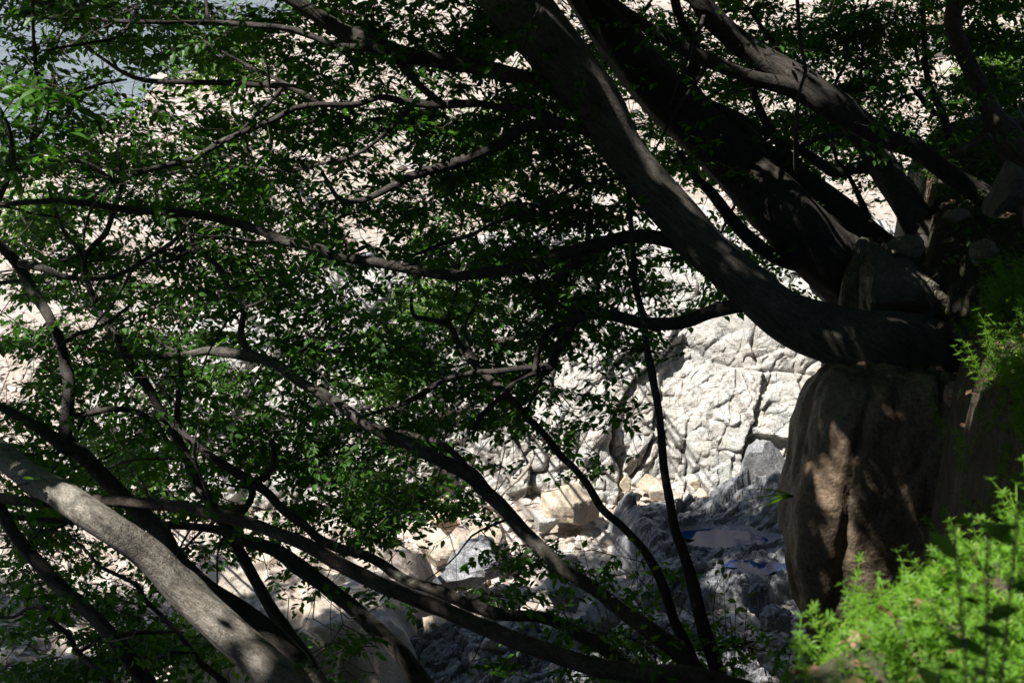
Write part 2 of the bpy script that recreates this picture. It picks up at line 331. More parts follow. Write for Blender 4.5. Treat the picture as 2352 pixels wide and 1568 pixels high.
boulder('boulder', 1014, 1280, 92, 72, M_PINK, 'flat pinkish boulder leaning on its tan neighbour, with a dark left face', 'boulder', 8, rot=-.5)
boulder('boulder', 1124, 1280, 86, 80, M_OCHRE, 'sunlit tan block touching the right end of the flat pinkish boulder', 'boulder', 9, rot=.5)
boulder('boulder', 1062, 1258, 80, 50, M_PINK, 'thin rosy slab tilted behind the sunlit tan block', 'boulder', 14, rot=.9)
boulder('boulder', 1026, 1210, 62, 34, M_OCHRE, 'low olive-tinted flat rock on the white gravel', 'boulder', 17, rot=.2)
boulder('boulder', 1072, 1345, 118, 92, M_GREY, 'pitted grey boulder with dark holes below the tan block', 'boulder', 21, rot=.2, rough=.12, npl=4)
boulder('boulder', 996, 1462, 46, 50, M_OCHRE, 'small bright ochre boulder wedged in a dark hollow', 'boulder', 24, rot=.4)
boulder('boulder', 1300, 1392, 104, 92, M_GREY, 'shaded blue-grey boulder behind the lit stretch of a leaning stem', 'boulder', 27, npl=6)
boulder('boulder', 1148, 1512, 80, 66, M_PALE, 'rounded pale boulder among dark rubble at the bottom edge', 'boulder', 31, npl=5)
boulder('boulder', 1384, 1440, 80, 96, M_GREY, 'upright dappled grey boulder beside the foot of a leaning stem', 'boulder', 35)
boulder('boulder', 1600, 1225, 50, 30, M_RED, 'dark reddish stone lying in the blue pool', 'boulder', 38, sink=.2)
boulder('boulder', 1668, 1158, 66, 52, M_GREY, 'pale blue-grey block at the edge of sun and shade above the pool', 'boulder', 41, box=4, npl=5)
boulder('boulder', 1772, 1110, 92, 110, M_GREY, 'fractured tall grey block against the edge of the brown boulder', 'boulder', 144, box=4, npl=2)
boulder('boulder', 1745, 1400, 56, 80, M_GREY, 'dark upright rock in shade left of the brown boulder', 'boulder', 47, sink=.3, rough=.16, npl=3)
boulder('boulder', 1796, 1450, 60, 50, M_GREY, 'black shaded rock at the foot of the brown boulder', 'boulder', 49, sink=.3, rough=.16, npl=3)
for k, (px, py, ww, hh, l) in enumerate([(1437, 1112, 28, 28, 'small orange stone standing alone at the foot of the rock face'), (1492, 1118, 50, 26, 'long orange stone at the foot of the rock face'), (1512, 1136, 36, 34, 'rosy stone touching the thin upright stem'), (1600, 1116, 30, 22, 'small tan stone right of the thin upright stem'), (1612, 1140, 34, 26, 'low peach stone nearest the shaded grey block')]):
    boulder('boulder', px, py, ww, hh, M_OCHRE if k != 2 else M_PINK, l, 'boulder', 60 + k, sub=14)
# bank rocks
def column():
    V, F = rock_geo((1.03, .9, 2.0), 77, 90, 0, .03, 5)
    zz = V[:, 2]; V[:, 0] = np.where(V[:, 0] < 0, V[:, 0] * np.interp(zz, [-1.0, -.7, -.2, .5, 1.0], [.72, .84, 1.0, 1.04, .95]), V[:, 0] * 1.05)
    n = V / (np.linalg.norm(V, axis=1)[:, None] + 1e-6); cr = np.abs(vnoise(V * np.array([2.2, 2.2, 1.1]) + 4, 12)); V = V + n * (.045 * fbm(V * 1.3, 5, 2) + .015 * fbm(V * 6, 6, 5, .65) - .03 * np.exp(-(cr / .035) ** 2))[:, None]
    groove = np.exp(-((V[:, 0] + .28 - .15 * V[:, 2] + .05 * np.sin(V[:, 2] * 3)) / .035) ** 2) * (V[:, 1] < 0); V[:, 1] += .03 * groove
    g2 = np.exp(-((V[:, 0] - .02 + .75 * (V[:, 2] + .1)) / .03) ** 2) * (V[:, 1] < 0) * ss(.5, .2, np.abs(V[:, 2])); V[:, 1] += .03 * g2
    c = P(2040, 1195, 8.8)
    o = link('boulder', mesh_from('boulder', V, F, True), M_BROWN, loc=tuple(c + np.array([0, .35, -.1])))
    tag(o, 'tall brown boulder dappled with light standing under the thick leaning trunk', 'boulder')
column()
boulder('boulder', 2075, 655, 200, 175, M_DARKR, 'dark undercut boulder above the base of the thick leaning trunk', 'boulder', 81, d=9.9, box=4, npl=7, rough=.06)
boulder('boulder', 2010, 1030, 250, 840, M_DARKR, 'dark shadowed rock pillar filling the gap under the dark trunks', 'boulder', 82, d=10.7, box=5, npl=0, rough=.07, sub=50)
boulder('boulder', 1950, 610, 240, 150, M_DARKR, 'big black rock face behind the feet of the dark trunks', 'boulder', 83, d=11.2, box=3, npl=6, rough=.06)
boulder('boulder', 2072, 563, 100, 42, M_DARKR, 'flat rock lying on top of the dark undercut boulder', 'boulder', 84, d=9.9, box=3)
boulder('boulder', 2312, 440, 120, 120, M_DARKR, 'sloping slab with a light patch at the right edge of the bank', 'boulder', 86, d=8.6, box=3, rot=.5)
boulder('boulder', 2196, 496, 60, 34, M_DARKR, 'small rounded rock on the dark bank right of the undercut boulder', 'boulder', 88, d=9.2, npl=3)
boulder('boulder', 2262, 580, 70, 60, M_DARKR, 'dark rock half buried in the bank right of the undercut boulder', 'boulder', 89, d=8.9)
boulder('boulder', 2200, 905, 60, 60, M_BROWN, 'dim rock beside the tall brown boulder where the roots come down', 'boulder', 91, d=8.1)
boulder('boulder', 2158, 108, 60, 62, M_PALE, 'white boulder seen between the curved stem and the leaves at top', 'boulder', 92, sink=.1)
boulder('boulder', 2150, 46, 74, 50, M_OCHRE, 'orange rock above the white boulder at top beside the curved stem', 'boulder', 95, sink=.1)
boulder('boulder', 2230, 190, 90, 70, M_PALE, 'pale jagged rock right of the curved stem below its bend', 'boulder', 97, sink=.1)
for px, py, wx_, wy_ in POOLS:
    nm = 'pool_water'; c = hit(px, py, PZ); n = 48; an = np.linspace(0, 2 * math.pi, n, endpoint=False); rr = 1 + .25 * np.sin(an * 3 + 1) + .12 * np.sin(an * 7)
    V = np.stack([c[0] + wx_ * rr * np.cos(an), c[1] + wy_ * rr * np.sin(an), 0 * an + c[2]], -1)
    link('pool_water', mesh_from(nm, V, np.arange(n)[None]), M_POOL, kind='structure')

# ------------------------------------------------------------------ loose stones: pieces of the ground
ICO = None
def ico():
    g = (1 + 5 ** .5) / 2
    v = np.array([(-1, g, 0), (1, g, 0), (-1, -g, 0), (1, -g, 0), (0, -1, g), (0, 1, g), (0, -1, -g), (0, 1, -g), (g, 0, -1), (g, 0, 1), (-g, 0, -1), (-g, 0, 1)], float)
    f = np.array([(0, 11, 5), (0, 5, 1), (0, 1, 7), (0, 7, 10), (0, 10, 11), (1, 5, 9), (5, 11, 4), (11, 10, 2), (10, 7, 6), (7, 1, 8), (3, 9, 4), (3, 4, 2), (3, 2, 6), (3, 6, 8), (3, 8, 9), (4, 9, 5), (2, 4, 11), (6, 2, 10), (8, 6, 7), (9, 8, 1)])
    return v / np.linalg.norm(v[0]), f
ICO = ico()
def stones(cx, cy, r, seed, m, parent, npart=300, zoff=0., flat=.55, zf=None):
    """stones at cx,cy with radius r: the largest in view as objects, the rest one mesh"""
    rg = np.random.default_rng(seed); n = len(cx); z = (G(cx, cy)[0] if zf is None else zf(cx, cy)) + r * flat * .35 + zoff
    C = np.stack([cx, cy, z], -1); px, py, d = proj(C); vis = (px > 0) & (px < 2352) & (py > 0) & (py < 1568)
    sc = np.where(vis, r / d, -1); order = np.argsort(-sc); top = order[:npart]; top = top[sc[top] > 0]; rest = np.setdiff1d(np.arange(n), top)
    v, f = ICO
    protos = []
    for k in range(8):
        q = v * rg.uniform(.6, 1.25, (12, 1)) * np.array([1, .8, flat * .85]); protos.append(mesh_from('stone', q, f, False)); protos[-1].materials.append(m)
    for i in top:
        o = bpy.data.objects.new('stone', protos[rg.integers(8)]); COL.objects.link(o); o.parent = parent
        o.location = C[i]; s = float(r[i]); o.scale = (s, s * rg.uniform(.7, 1.1), s * rg.uniform(.7, 1.2)); o.rotation_euler = (rg.uniform(-.4, .4), rg.uniform(-.4, .4), rg.uniform(0, 6.28))
    k = len(rest); an = rg.uniform(0, 6.28, k); q = v[None] * rg.uniform(.58, 1.28, (k, 12, 1)) * np.array([1, .8, flat * .8]) * r[rest][:, None, None]
    c, s_ = np.cos(an)[:, None], np.sin(an)[:, None]; tl = rg.uniform(-.35, .35, (k, 1))
    q = np.stack([q[..., 0] * c - q[..., 1] * s_, q[..., 0] * s_ + q[..., 1] * c, q[..., 2] + tl * q[..., 0]], -1) + C[rest][:, None]
    F = (f[None] + 12 * np.arange(k)[:, None, None]).reshape(-1, 3)
    link('pebbles', mesh_from('pebbles', q.reshape(-1, 3), F, False), m, parent, kind='stuff')
def sample_view(n, x0, x1, y0, y1, zlev, seed):
    rg = np.random.default_rng(seed); px = rg.uniform(x0, x1, n); py = rg.uniform(y0, y1, n)
    u = (px - 1176) / 1176 * .36; v = (784 - py) / 1176 * .36
    D = FW[None] + u[:, None] * RT + v[:, None] * UP; t = zlev / D[:, 2]; q = D * t[:, None]; return q[:, 0], q[:, 1], t
bx_, by_, t_ = sample_view(11000, -150, 2500, -20, 760, -9.4, 5); k = (by_ > 24) & (bx_ > -22); bx_, by_, t_ = bx_[k], by_[k], t_[k]
stones(bx_, by_, np.exp(rng.normal(math.log(.0021), .48, len(bx_))) * t_ * rng.choice([1, 2.6], len(bx_), p=[.98, .02]), 6, M_STONE, ground)
bx_, by_, t_ = sample_view(9000, -150, 1900, 1010, 1620, -9.0, 7); k = (by_ > 12.5) & (by_ < 19)
stones(bx_[k], by_[k], np.exp(rng.normal(math.log(.045), .5, k.sum())), 8, M_GRAVEL, ground, 0)
bx_, by_, t_ = sample_view(420, 0, 1800, 1090, 1560, -9.0, 17); k = (by_ > 12.5) & (by_ < 18.8)
stones(bx_[k], by_[k], np.exp(rng.normal(math.log(.12), .3, k.sum())), 18, M_STONE, ground, 300)
bx_, by_, t_ = sample_view(5000, -200, 700, 500, 1300, -8.9, 27); k = (by_ > 16) & (by_ < 27)
stones(bx_[k], by_[k], rng.uniform(.05, .16, k.sum()), 28, M_STONE, ground, 0)
# bleached driftwood leaning on the face
# ------------------------------------------------------------------ trees
def spline(pts, step):
    """Catmull-Rom through rows (x,y,z,r)"""
    p = np.asarray(pts, float); p = np.vstack([2 * p[0] - p[1], p, 2 * p[-1] - p[-2]]); out = []
    for i in range(1, len(p) - 2):
        L = np.linalg.norm(p[i + 1, :3] - p[i, :3]); n = max(2, int(L / step)); t = np.linspace(0, 1, n, endpoint=False)[:, None]
        out.append(.5 * (2 * p[i] + (p[i + 1] - p[i - 1]) * t + (2 * p[i - 1] - 5 * p[i] + 4 * p[i + 1] - p[i + 2]) * t ** 2 + (3 * p[i] - p[i - 1] - 3 * p[i + 1] + p[i + 2]) * t ** 3))
    out.append(p[-2][None]); return np.vstack(out)
def tube(path, sides=12, rough=.06, seed=0):
    c = path[:, :3]; r = np.maximum(path[:, 3], .002); n = len(c); T = np.gradient(c, axis=0); T /= np.linalg.norm(T, axis=1)[:, None] + 1e-9
    A = np.zeros((n, 3)); a0 = np.cross(T[0], [0, 1, .1]); a0 /= np.linalg.norm(a0); A[0] = a0
    for i in range(1, n):
        a = A[i - 1] - T[i] * (A[i - 1] @ T[i]); A[i] = a / (np.linalg.norm(a) + 1e-9)
    B = np.cross(T, A); ph = np.linspace(0, 2 * math.pi, sides, endpoint=False)
    dirs = A[:, None] * np.cos(ph)[None, :, None] + B[:, None] * np.sin(ph)[None, :, None]
    arc = np.concatenate([[0], np.cumsum(np.linalg.norm(np.diff(c, axis=0), axis=1))])
    q = np.stack([np.cos(ph)[None] * 1.3 + 0 * arc[:, None], np.sin(ph)[None] * 1.3 + 0 * arc[:, None], arc[:, None] / (r.mean() * 5) + 0 * ph[None]], -1)
    rr = r[:, None] * (1 + rough * fbm(q + seed * 3.1, seed, 3) * 1.6)
    if sides > 16:
        q2 = np.stack([np.cos(ph)[None] * 3.4 + 0 * arc[:, None], np.sin(ph)[None] * 3.4 + 0 * arc[:, None], arc[:, None] / (r.mean() * 4.5) + 0 * ph[None]], -1)
        rr = rr * (1 + .05 * fbm(q2 + seed, seed + 9, 3)); rk = np.random.default_rng(seed + 77)
        for _ in range(int(arc[-1] / .45)):
            a0_, p0_ = rk.uniform(0, arc[-1]), rk.uniform(0, 6.28); dp_ = np.abs((ph[None] - p0_ + math.pi) % (2 * math.pi) - math.pi); e_ = ((arc[:, None] - a0_) / (.045 + .3 * r.mean())) ** 2 + (dp_ / .5) ** 2
            rr = rr + r[:, None] * rk.uniform(.1, .3) * (np.exp(-e_) - .9 * np.exp(-e_ * 7))
    V = (c[:, None] + dirs * rr[..., None]).reshape(-1, 3); a = np.arange(n * sides).reshape(n, sides); b = np.roll(a, -1, 1)
    F = np.stack([a[:-1].ravel(), b[:-1].ravel(), b[1:].ravel(), a[1:].ravel()], -1)
    V = np.vstack([V, c[0] - T[0] * r[0] * .3, c[-1] + T[-1] * r[-1]]); i0, i1 = n * sides, n * sides + 1
    caps = np.vstack([np.stack([np.full(sides, i0), b[0], a[0]], -1), np.stack([np.full(sides, i1), a[-1], b[-1]], -1)])
    return V, [F, caps]
K = .36 / 1176
def build_path(pts, d0, d1, seed, wob=.10):
    """photo-grid rows (px,py,width) with depth running d0 -> d1"""
    r = np.random.default_rng(seed); p = np.array(pts, float); L = np.concatenate([[0], np.cumsum(np.hypot(*np.diff(p[:, :2], axis=0).T))]); t = L / L[-1]
    d = d0 + (d1 - d0) * t + wob * np.interp(t, np.linspace(0, 1, 7), r.normal(size=7)) * np.minimum(1, t * 4)
    return np.array([[*P(a, b, dd), ww * K * dd * .5] for (a, b, ww), dd in zip(p, d)])
def ground_root(path):
    """carry the foot of a trunk on into the ground"""
    p = path[0].copy(); dr = path[0, :3] - path[1, :3]; dr /= np.linalg.norm(dr); out = []
    for k in range(60):
        if p[2] < GS(p[0], p[1]) - .12: break
        dr = dr + np.array([0, 0, -.16]); dr /= np.linalg.norm(dr); p = np.array([*(p[:3] + dr * .16), p[3] * 1.012]); out.append(p.copy())
    if out: out[-1][3] *= 1.3
    sel = out[::-1][::3] if len(out) > 3 else out[::-1]
    return np.vstack([sel, path]) if len(sel) else path
TREES = []
def tree(name, label, m, trunk, d, brs=(), root=True, cat='tree', bright=False, cap=None, group=None):
    TREES.append(dict(name=name, label=label, m=m, trunk=trunk, d=d, brs=brs, root=root, cat=cat, bright=bright, cap=cap, group=group))
# every branch: (points, depth at its far end)
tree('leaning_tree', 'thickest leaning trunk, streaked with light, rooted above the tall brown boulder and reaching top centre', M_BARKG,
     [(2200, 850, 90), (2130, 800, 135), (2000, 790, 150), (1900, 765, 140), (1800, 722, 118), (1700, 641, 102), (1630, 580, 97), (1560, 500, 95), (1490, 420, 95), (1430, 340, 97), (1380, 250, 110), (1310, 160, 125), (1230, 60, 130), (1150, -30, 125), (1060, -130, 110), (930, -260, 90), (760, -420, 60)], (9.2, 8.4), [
     ([(1625, 585, 50), (1568, 560, 40), (1500, 545, 34), (1450, 543, 30), (1384, 556, 28), (1284, 586, 28), (1217, 610, 27), (1117, 626, 26), (1034, 633, 25), (951, 620, 25), (867, 603, 24), (784, 590, 23), (717, 566, 22), (650, 553, 21), (600, 530, 20), (533, 510, 21), (450, 493, 20), (367, 487, 18), (283, 480, 17), (200, 467, 16), (117, 462, 14), (0, 470, 13), (-80, 480, 8)], 8.4),
     ([(1400, 560, 26), (1317, 603, 24), (1277, 640, 15)], 9.0),
     ([(1730, 700, 50), (1701, 700, 36), (1635, 716, 33), (1568, 740, 32), (1484, 743, 31), (1417, 726, 29), (1350, 720, 27), (1317, 736, 26), (1300, 776, 24), (1274, 806, 24), (1267, 840, 24), (1240, 850, 18), (1184, 873, 15), (1160, 906, 14), (1134, 926, 12), (1100, 963, 12), (1084, 1006, 6)], 9.7),
     ([(1267, 838, 16), (1227, 843, 15), (1134, 853, 14), (1077, 856, 13), (1017, 873, 14), (967, 906, 14), (927, 926, 12), (867, 946, 9), (834, 956, 5)], 9.6),
     ([(1317, 736, 16), (1277, 750, 14), (1250, 776, 14), (1234, 816, 13), (1228, 850, 12)], 9.4),
     ([(1350, 232, 55), (1267, 200, 42), (1200, 180, 38), (1117, 157, 36), (1017, 143, 35), (940, 128, 38), (884, 112, 40), (790, 75, 38), (720, 30, 34), (640, -20, 30), (540, -90, 20)], 8.0),
     ([(890, 112, 26), (934, 163, 20), (967, 200, 18), (1000, 227, 17), (1020, 240, 14)], 8.3),
     ([(884, 115, 20), (784, 107, 17), (733, 90, 16), (667, 67, 15), (600, 60, 14), (500, 53, 13), (400, 52, 11), (300, 50, 10), (200, 43, 7), (80, 43, 5)], 7.4),
     ([(1420, 330, 36), (1367, 305, 27), (1317, 293, 25), (1250, 267, 22), (1200, 250, 18), (1150, 247, 16), (1100, 238, 18), (1017, 240, 21), (950, 237, 19), (910, 230, 17), (870, 223, 14), (834, 237, 13), (784, 242, 13), (733, 240, 13), (673, 250, 13), (633, 273, 13), (567, 300, 13), (500, 330, 14), (450, 363, 14), (383, 380, 13), (317, 397, 12), (273, 417, 13), (247, 407, 11), (200, 373, 11), (150, 370, 10), (100, 377, 8), (60, 365, 5)], 7.6),
     ([(1317, 293, 28), (1267, 283, 28), (1200, 293, 26), (1160, 327, 26), (1100, 353, 24), (1017, 383, 22), (950, 403, 20), (884, 437, 16), (834, 460, 14), (784, 460, 13), (760, 430, 10), (740, 395, 8)], 9.0),
     ([(944, 247, 10), (900, 293, 9), (834, 347, 9), (784, 367, 8), (733, 377, 8), (667, 393, 8), (600, 388, 7), (483, 377, 4)], 8.6),
     ([(733, 240, 16), (673, 203, 16), (600, 195, 15), (500, 190, 14), (400, 188, 13), (333, 185, 12), (283, 167, 10), (233, 133, 8), (200, 110, 5)], 8.6),
     ([(680, 205, 10), (617, 173, 9), (567, 150, 8), (500, 113, 6), (467, 93, 4)], 9.0),
     ([(1500, 400, 14), (1417, 410, 9), (1334, 427, 9), (1284, 450, 9), (1200, 490, 9), (1124, 517, 9), (1084, 540, 9), (1017, 560, 8), (951, 586, 7), (911, 593, 4)], 8.0),
     ([(667, 240, 6), (633, 230, 6), (620, 207, 6), (617, 167, 6), (607, 117, 4)], 7.9),
     ([(300, 55, 8), (267, 87, 7), (200, 100, 7), (93, 117, 5)], 7.2),
     ([(2120, 740, 40), (2140, 720, 22), (2150, 700, 8)], 9.1),
     ([(2090, 830, 80), (2150, 890, 52), (2195, 960, 36), (2235, 1040, 26), (2270, 1120, 16)], 8.2), ([(2130, 770, 70), (2200, 760, 44), (2260, 790, 28), (2330, 850, 16)], 8.3), ([(1960, 830, 60), (2010, 872, 44), (2080, 900, 34), (2140, 960, 20)], 8.5)])
tree('leaning_tree', 'broad dark trunk in full shade just behind the thickest trunk, running to the top edge', M_BARK,
     [(1960, 650, 150), (1890, 570, 150), (1800, 480, 138), (1700, 380, 130), (1600, 290, 120), (1500, 190, 112), (1430, 100, 105), (1360, 0, 95), (1290, -90, 85), (1150, -220, 60)], (10.4, 9.8), [
     ([(1860, 600, 60), (1828, 606, 38), (1768, 583, 32), (1695, 523, 30), (1640, 450, 25), (1600, 410, 20), (1560, 350, 16)], 9.8),
     ([(1560, 240, 40), (1600, 130, 26), (1570, 60, 22), (1540, -30, 18)], 9.5)])
tree('leaning_tree', 'unlit trunk squeezed between the broad dark trunk and the looping grey limb', M_BARK,
     [(2110, 690, 120), (2040, 620, 120), (1960, 540, 105), (1880, 460, 88), (1800, 390, 72), (1720, 330, 60), (1640, 265, 50), (1560, 200, 40), (1480, 130, 30), (1400, 60, 20)], (10.9, 10.6), [
     ([(1900, 480, 40), (1850, 400, 26), (1790, 330, 22), (1740, 240, 18), (1720, 150, 14)], 10.9), ([(1980, 560, 40), (1900, 540, 28), (1830, 500, 22), (1750, 480, 16), (1690, 440, 10)], 10.7)])
tree('leaning_tree', 'dark double-stemmed tree slanting from the upper bank to the top edge right of centre', M_BARK,
     [(2300, 470, 50), (2230, 430, 48), (2168, 390, 46), (2101, 345, 46), (2035, 317, 47), (1968, 275, 62), (1901, 230, 78), (1801, 165, 66), (1701, 100, 54), (1635, 40, 50), (1590, -20, 45), (1500, -120, 35)], (10.2, 9.4), [
     ([(1901, 240, 60), (1830, 205, 46), (1740, 182, 34), (1650, 150, 32), (1568, 110, 32), (1480, 60, 28), (1400, 0, 24), (1330, -60, 16)], 9.0),
     ([(1940, 250, 26), (1851, 167, 20), (1815, 143, 18), (1785, 110, 15), (1755, 70, 11), (1720, 20, 8)], 10.4)])
tree('leaning_tree', 'grey trunk with a looping limb standing on the bank behind the dark trunks', M_BARKD,
     [(2075, 450, 75), (2060, 430, 70), (2020, 370, 60), (1985, 320, 50), (1950, 285, 40), (1900, 250, 30), (1840, 200, 26), (1780, 160, 20)], (10.9, 11.4), [
     ([(2030, 385, 26), (1960, 388, 25), (1920, 398, 25), (1880, 372, 23), (1820, 332, 21), (1760, 305, 20), (1700, 268, 18), (1640, 240, 14)], 10.8),
     ([(1990, 325, 18), (1940, 312, 16), (1890, 314, 15), (1840, 335, 13)], 10.6)])
tree('curved_tree', 'reddish brown S-curved trunk at the upper right with roots spreading on the bank', M_BARKR,
     [(2310, 310, 75), (2291, 283, 60), (2275, 253, 46), (2258, 213, 41), (2241, 177, 38), (2221, 140, 38), (2201, 93, 38), (2188, 50, 38), (2195, 0, 38), (2210, -60, 34), (2180, -160, 28)], (9.6, 9.0), [
     ([(2291, 290, 30), (2250, 320, 20), (2215, 340, 16), (2170, 365, 12)], 9.8),
     ([(2300, 290, 30), (2340, 280, 18), (2380, 290, 12)], 9.5),
     ([(2198, 20, 22), (2240, -20, 20), (2290, -60, 16), (2340, -80, 10)], 8.8)])
tree('slender_tree', 'thin dark upright stem crossing the pale rock face, rooted in undergrowth', M_BARK,
     [(1630, 1480, 34), (1618, 1446, 32), (1605, 1396, 28), (1588, 1329, 26), (1568, 1262, 23), (1550, 1212, 21), (1537, 1139, 20), (1524, 1066, 18), (1514, 956, 17), (1500, 873, 17), (1487, 806, 16), (1477, 730, 16), (1460, 656, 16), (1454, 573, 13), (1443, 430, 10), (1450, 350, 6)], (8.8, 8.9), [
     ([(1487, 806, 5), (1450, 800, 4), (1400, 822, 3), (1370, 830, 2)], 8.9), ([(1454, 600, 6), (1430, 680, 5), (1410, 720, 4)], 8.7)])
tree('slender_tree', 'thin stem bowing left over the tan boulders, rooted beside the upright stem', M_BARK,
     [(1575, 1480, 28), (1550, 1429, 24), (1517, 1329, 22), (1477, 1259, 19), (1434, 1213, 18), (1384, 1169, 18), (1350, 1113, 17), (1317, 1073, 16), (1287, 1046, 16), (1250, 996, 16), (1210, 956, 16), (1184, 926, 16), (1150, 890, 15), (1110, 856, 15), (1077, 823, 15), (1050, 783, 15), (1030, 746, 14), (997, 736, 12), (950, 723, 9), (944, 673, 5)], (8.9, 9.8), [
     ([(1030, 746, 9), (1030, 723, 8), (1047, 673, 7), (1057, 590, 4)], 9.6), ([(1100, 845, 8), (1094, 820, 8), (1074, 796, 7), (1070, 740, 5), (1100, 690, 4)], 9.7),
     ([(1210, 940, 8), (1240, 880, 7), (1250, 840, 6)], 9.2)])
tree('leaning_tree', 'mid-sized trunk leaning left across the sunlit gravel, lit along its lower half', M_BARKG,
     [(1500, 1450, 42), (1434, 1406, 35), (1384, 1366, 33), (1334, 1333, 32), (1284, 1300, 31), (1250, 1263, 30), (1200, 1216, 30), (1160, 1170, 30), (1117, 1130, 32), (1077, 1090, 35), (1017, 1060, 32), (967, 1036, 30), (934, 1016, 30), (884, 996, 28), (834, 970, 27), (784, 933, 25), (733, 900, 24), (683, 873, 24), (633, 836, 24), (567, 816, 24), (500, 806, 20), (467, 806, 18), (417, 816, 16), (333, 816, 15), (283, 813, 10), (200, 800, 6)], (8.6, 9.4), [
     ([(1077, 1090, 22), (1060, 1060, 17), (1044, 1043, 16), (1011, 1016, 14), (951, 1000, 12), (917, 990, 8)], 9.6),
     ([(573, 812, 20), (563, 796, 17), (553, 756, 16), (563, 706, 16), (550, 683, 15), (523, 656, 14), (510, 623, 14), (483, 596, 13), (453, 573, 12), (437, 543, 8), (425, 500, 5)], 9.6),
     ([(455, 574, 10), (430, 578, 10), (390, 600, 10), (340, 600, 7), (300, 610, 5)], 9.8),
     ([(563, 706, 9), (593, 696, 8), (617, 680, 7), (607, 650, 6), (587, 623, 4)], 9.5)])
tree('leaning_tree', 'slim trunk snaking left behind the tan boulders and forking upward at left', M_BARK,
     [(1450, 1545, 34), (1417, 1513, 31), (1384, 1486, 30), (1317, 1446, 28), (1250, 1419, 27), (1184, 1413, 27), (1134, 1406, 28), (1067, 1383, 28), (1000, 1353, 26), (934, 1333, 25), (884, 1299, 24), (834, 1273, 22), (784, 1259, 22), (733, 1236, 20), (700, 1206, 20), (650, 1169, 20), (617, 1133, 20), (583, 1109, 22), (533, 1079, 20), (467, 1035, 18), (417, 990, 16), (407, 955, 14), (410, 923, 13), (417, 873, 12), (413, 836, 9), (410, 800, 6)], (8.3, 9.3), [
     ([(583, 1109, 18), (620, 1085, 14), (630, 1050, 12), (625, 1010, 10)], 9.4), ([(583, 1109, 18), (575, 1150, 15), (555, 1180, 12), (548, 1200, 6)], 9.2)])
tree('leaning_tree', 'long low reddish-lit limb sweeping from the bottom centre to the left edge', M_BARKR,
     [(1640, 1560, 40), (1568, 1548, 41), (1484, 1546, 42), (1384, 1533, 42), (1284, 1503, 40), (1184, 1469, 39), (1084, 1429, 38), (1017, 1399, 37), (934, 1369, 35), (850, 1333, 34), (784, 1297, 33), (700, 1249, 31), (633, 1223, 30), (567, 1199, 31), (500, 1183, 30), (433, 1166, 28), (333, 1156, 27), (233, 1149, 26), (100, 1153, 24), (0, 1143, 23), (-120, 1110, 18)], (7.4, 7.9), [
     ([(500, 1190, 14), (470, 1150, 10), (440, 1120, 6)], 8.0)])
tree('leaning_tree', 'dark trunk crossing the pinkish slab from the bottom edge, below the reddish limb', M_BARK,
     [(1000, 1620, 52), (951, 1546, 47), (917, 1496, 43), (867, 1446, 39), (817, 1399, 37), (784, 1373, 35), (733, 1336, 34), (683, 1299, 35), (633, 1263, 33), (567, 1243, 28), (500, 1216, 21), (400, 1206, 18), (300, 1205, 16), (167, 1196, 14), (50, 1189, 12), (-60, 1170, 8)], (8.4, 9.0), [])
tree('leaning_tree', 'slender dark trunk in front of the slab that forks high at left', M_BARK,
     [(760, 1640, 50), (717, 1553, 45), (700, 1513, 40), (667, 1463, 35), (633, 1413, 31), (600, 1356, 29), (567, 1296, 28), (533, 1233, 27), (500, 1179, 25), (473, 1139, 24), (447, 1089, 23), (427, 1050, 22), (400, 990, 21), (367, 940, 20), (340, 890, 20), (307, 850, 20), (283, 806, 19), (260, 763, 18), (233, 730, 16), (213, 683, 14), (200, 640, 14), (193, 600, 13), (213, 566, 13), (240, 540, 13), (253, 510, 12), (277, 433, 10), (277, 393, 7), (270, 330, 4)], (8.8, 9.9), [
     ([(193, 600, 10), (180, 573, 9), (153, 543, 9), (143, 523, 9), (127, 483, 9), (110, 430, 5)], 10.0)])
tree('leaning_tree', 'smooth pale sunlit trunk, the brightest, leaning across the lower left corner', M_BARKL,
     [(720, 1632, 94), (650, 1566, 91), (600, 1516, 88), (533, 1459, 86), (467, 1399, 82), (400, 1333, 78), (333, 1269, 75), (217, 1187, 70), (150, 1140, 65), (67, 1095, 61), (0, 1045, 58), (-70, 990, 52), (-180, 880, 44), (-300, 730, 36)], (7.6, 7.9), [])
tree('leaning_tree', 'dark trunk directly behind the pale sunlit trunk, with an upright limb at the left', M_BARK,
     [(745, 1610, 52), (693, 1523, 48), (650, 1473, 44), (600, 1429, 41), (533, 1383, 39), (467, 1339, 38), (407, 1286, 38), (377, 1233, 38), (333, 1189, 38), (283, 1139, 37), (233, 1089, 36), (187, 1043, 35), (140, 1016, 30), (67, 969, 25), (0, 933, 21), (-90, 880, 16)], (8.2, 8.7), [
     ([(150, 1022, 34), (153, 956, 29), (160, 890, 28), (150, 840, 25), (140, 790, 22), (118, 740, 24), (100, 706, 25), (73, 666, 26), (50, 623, 26), (27, 590, 24), (0, 563, 22), (-60, 500, 16)], 8.6),
     ([(158, 960, 14), (167, 958, 14), (233, 943, 14), (283, 940, 14), (333, 953, 13), (353, 970, 9)], 8.9),
     ([(45, 605, 20), (100, 616, 18), (150, 636, 14), (233, 640, 11), (283, 626, 10), (317, 606, 10), (353, 583, 10), (400, 553, 10), (423, 523, 8), (445, 500, 5)], 8.5),
     ([(300, 700, 7), (240, 745, 8), (170, 770, 9), (135, 800, 9)], 8.4)])
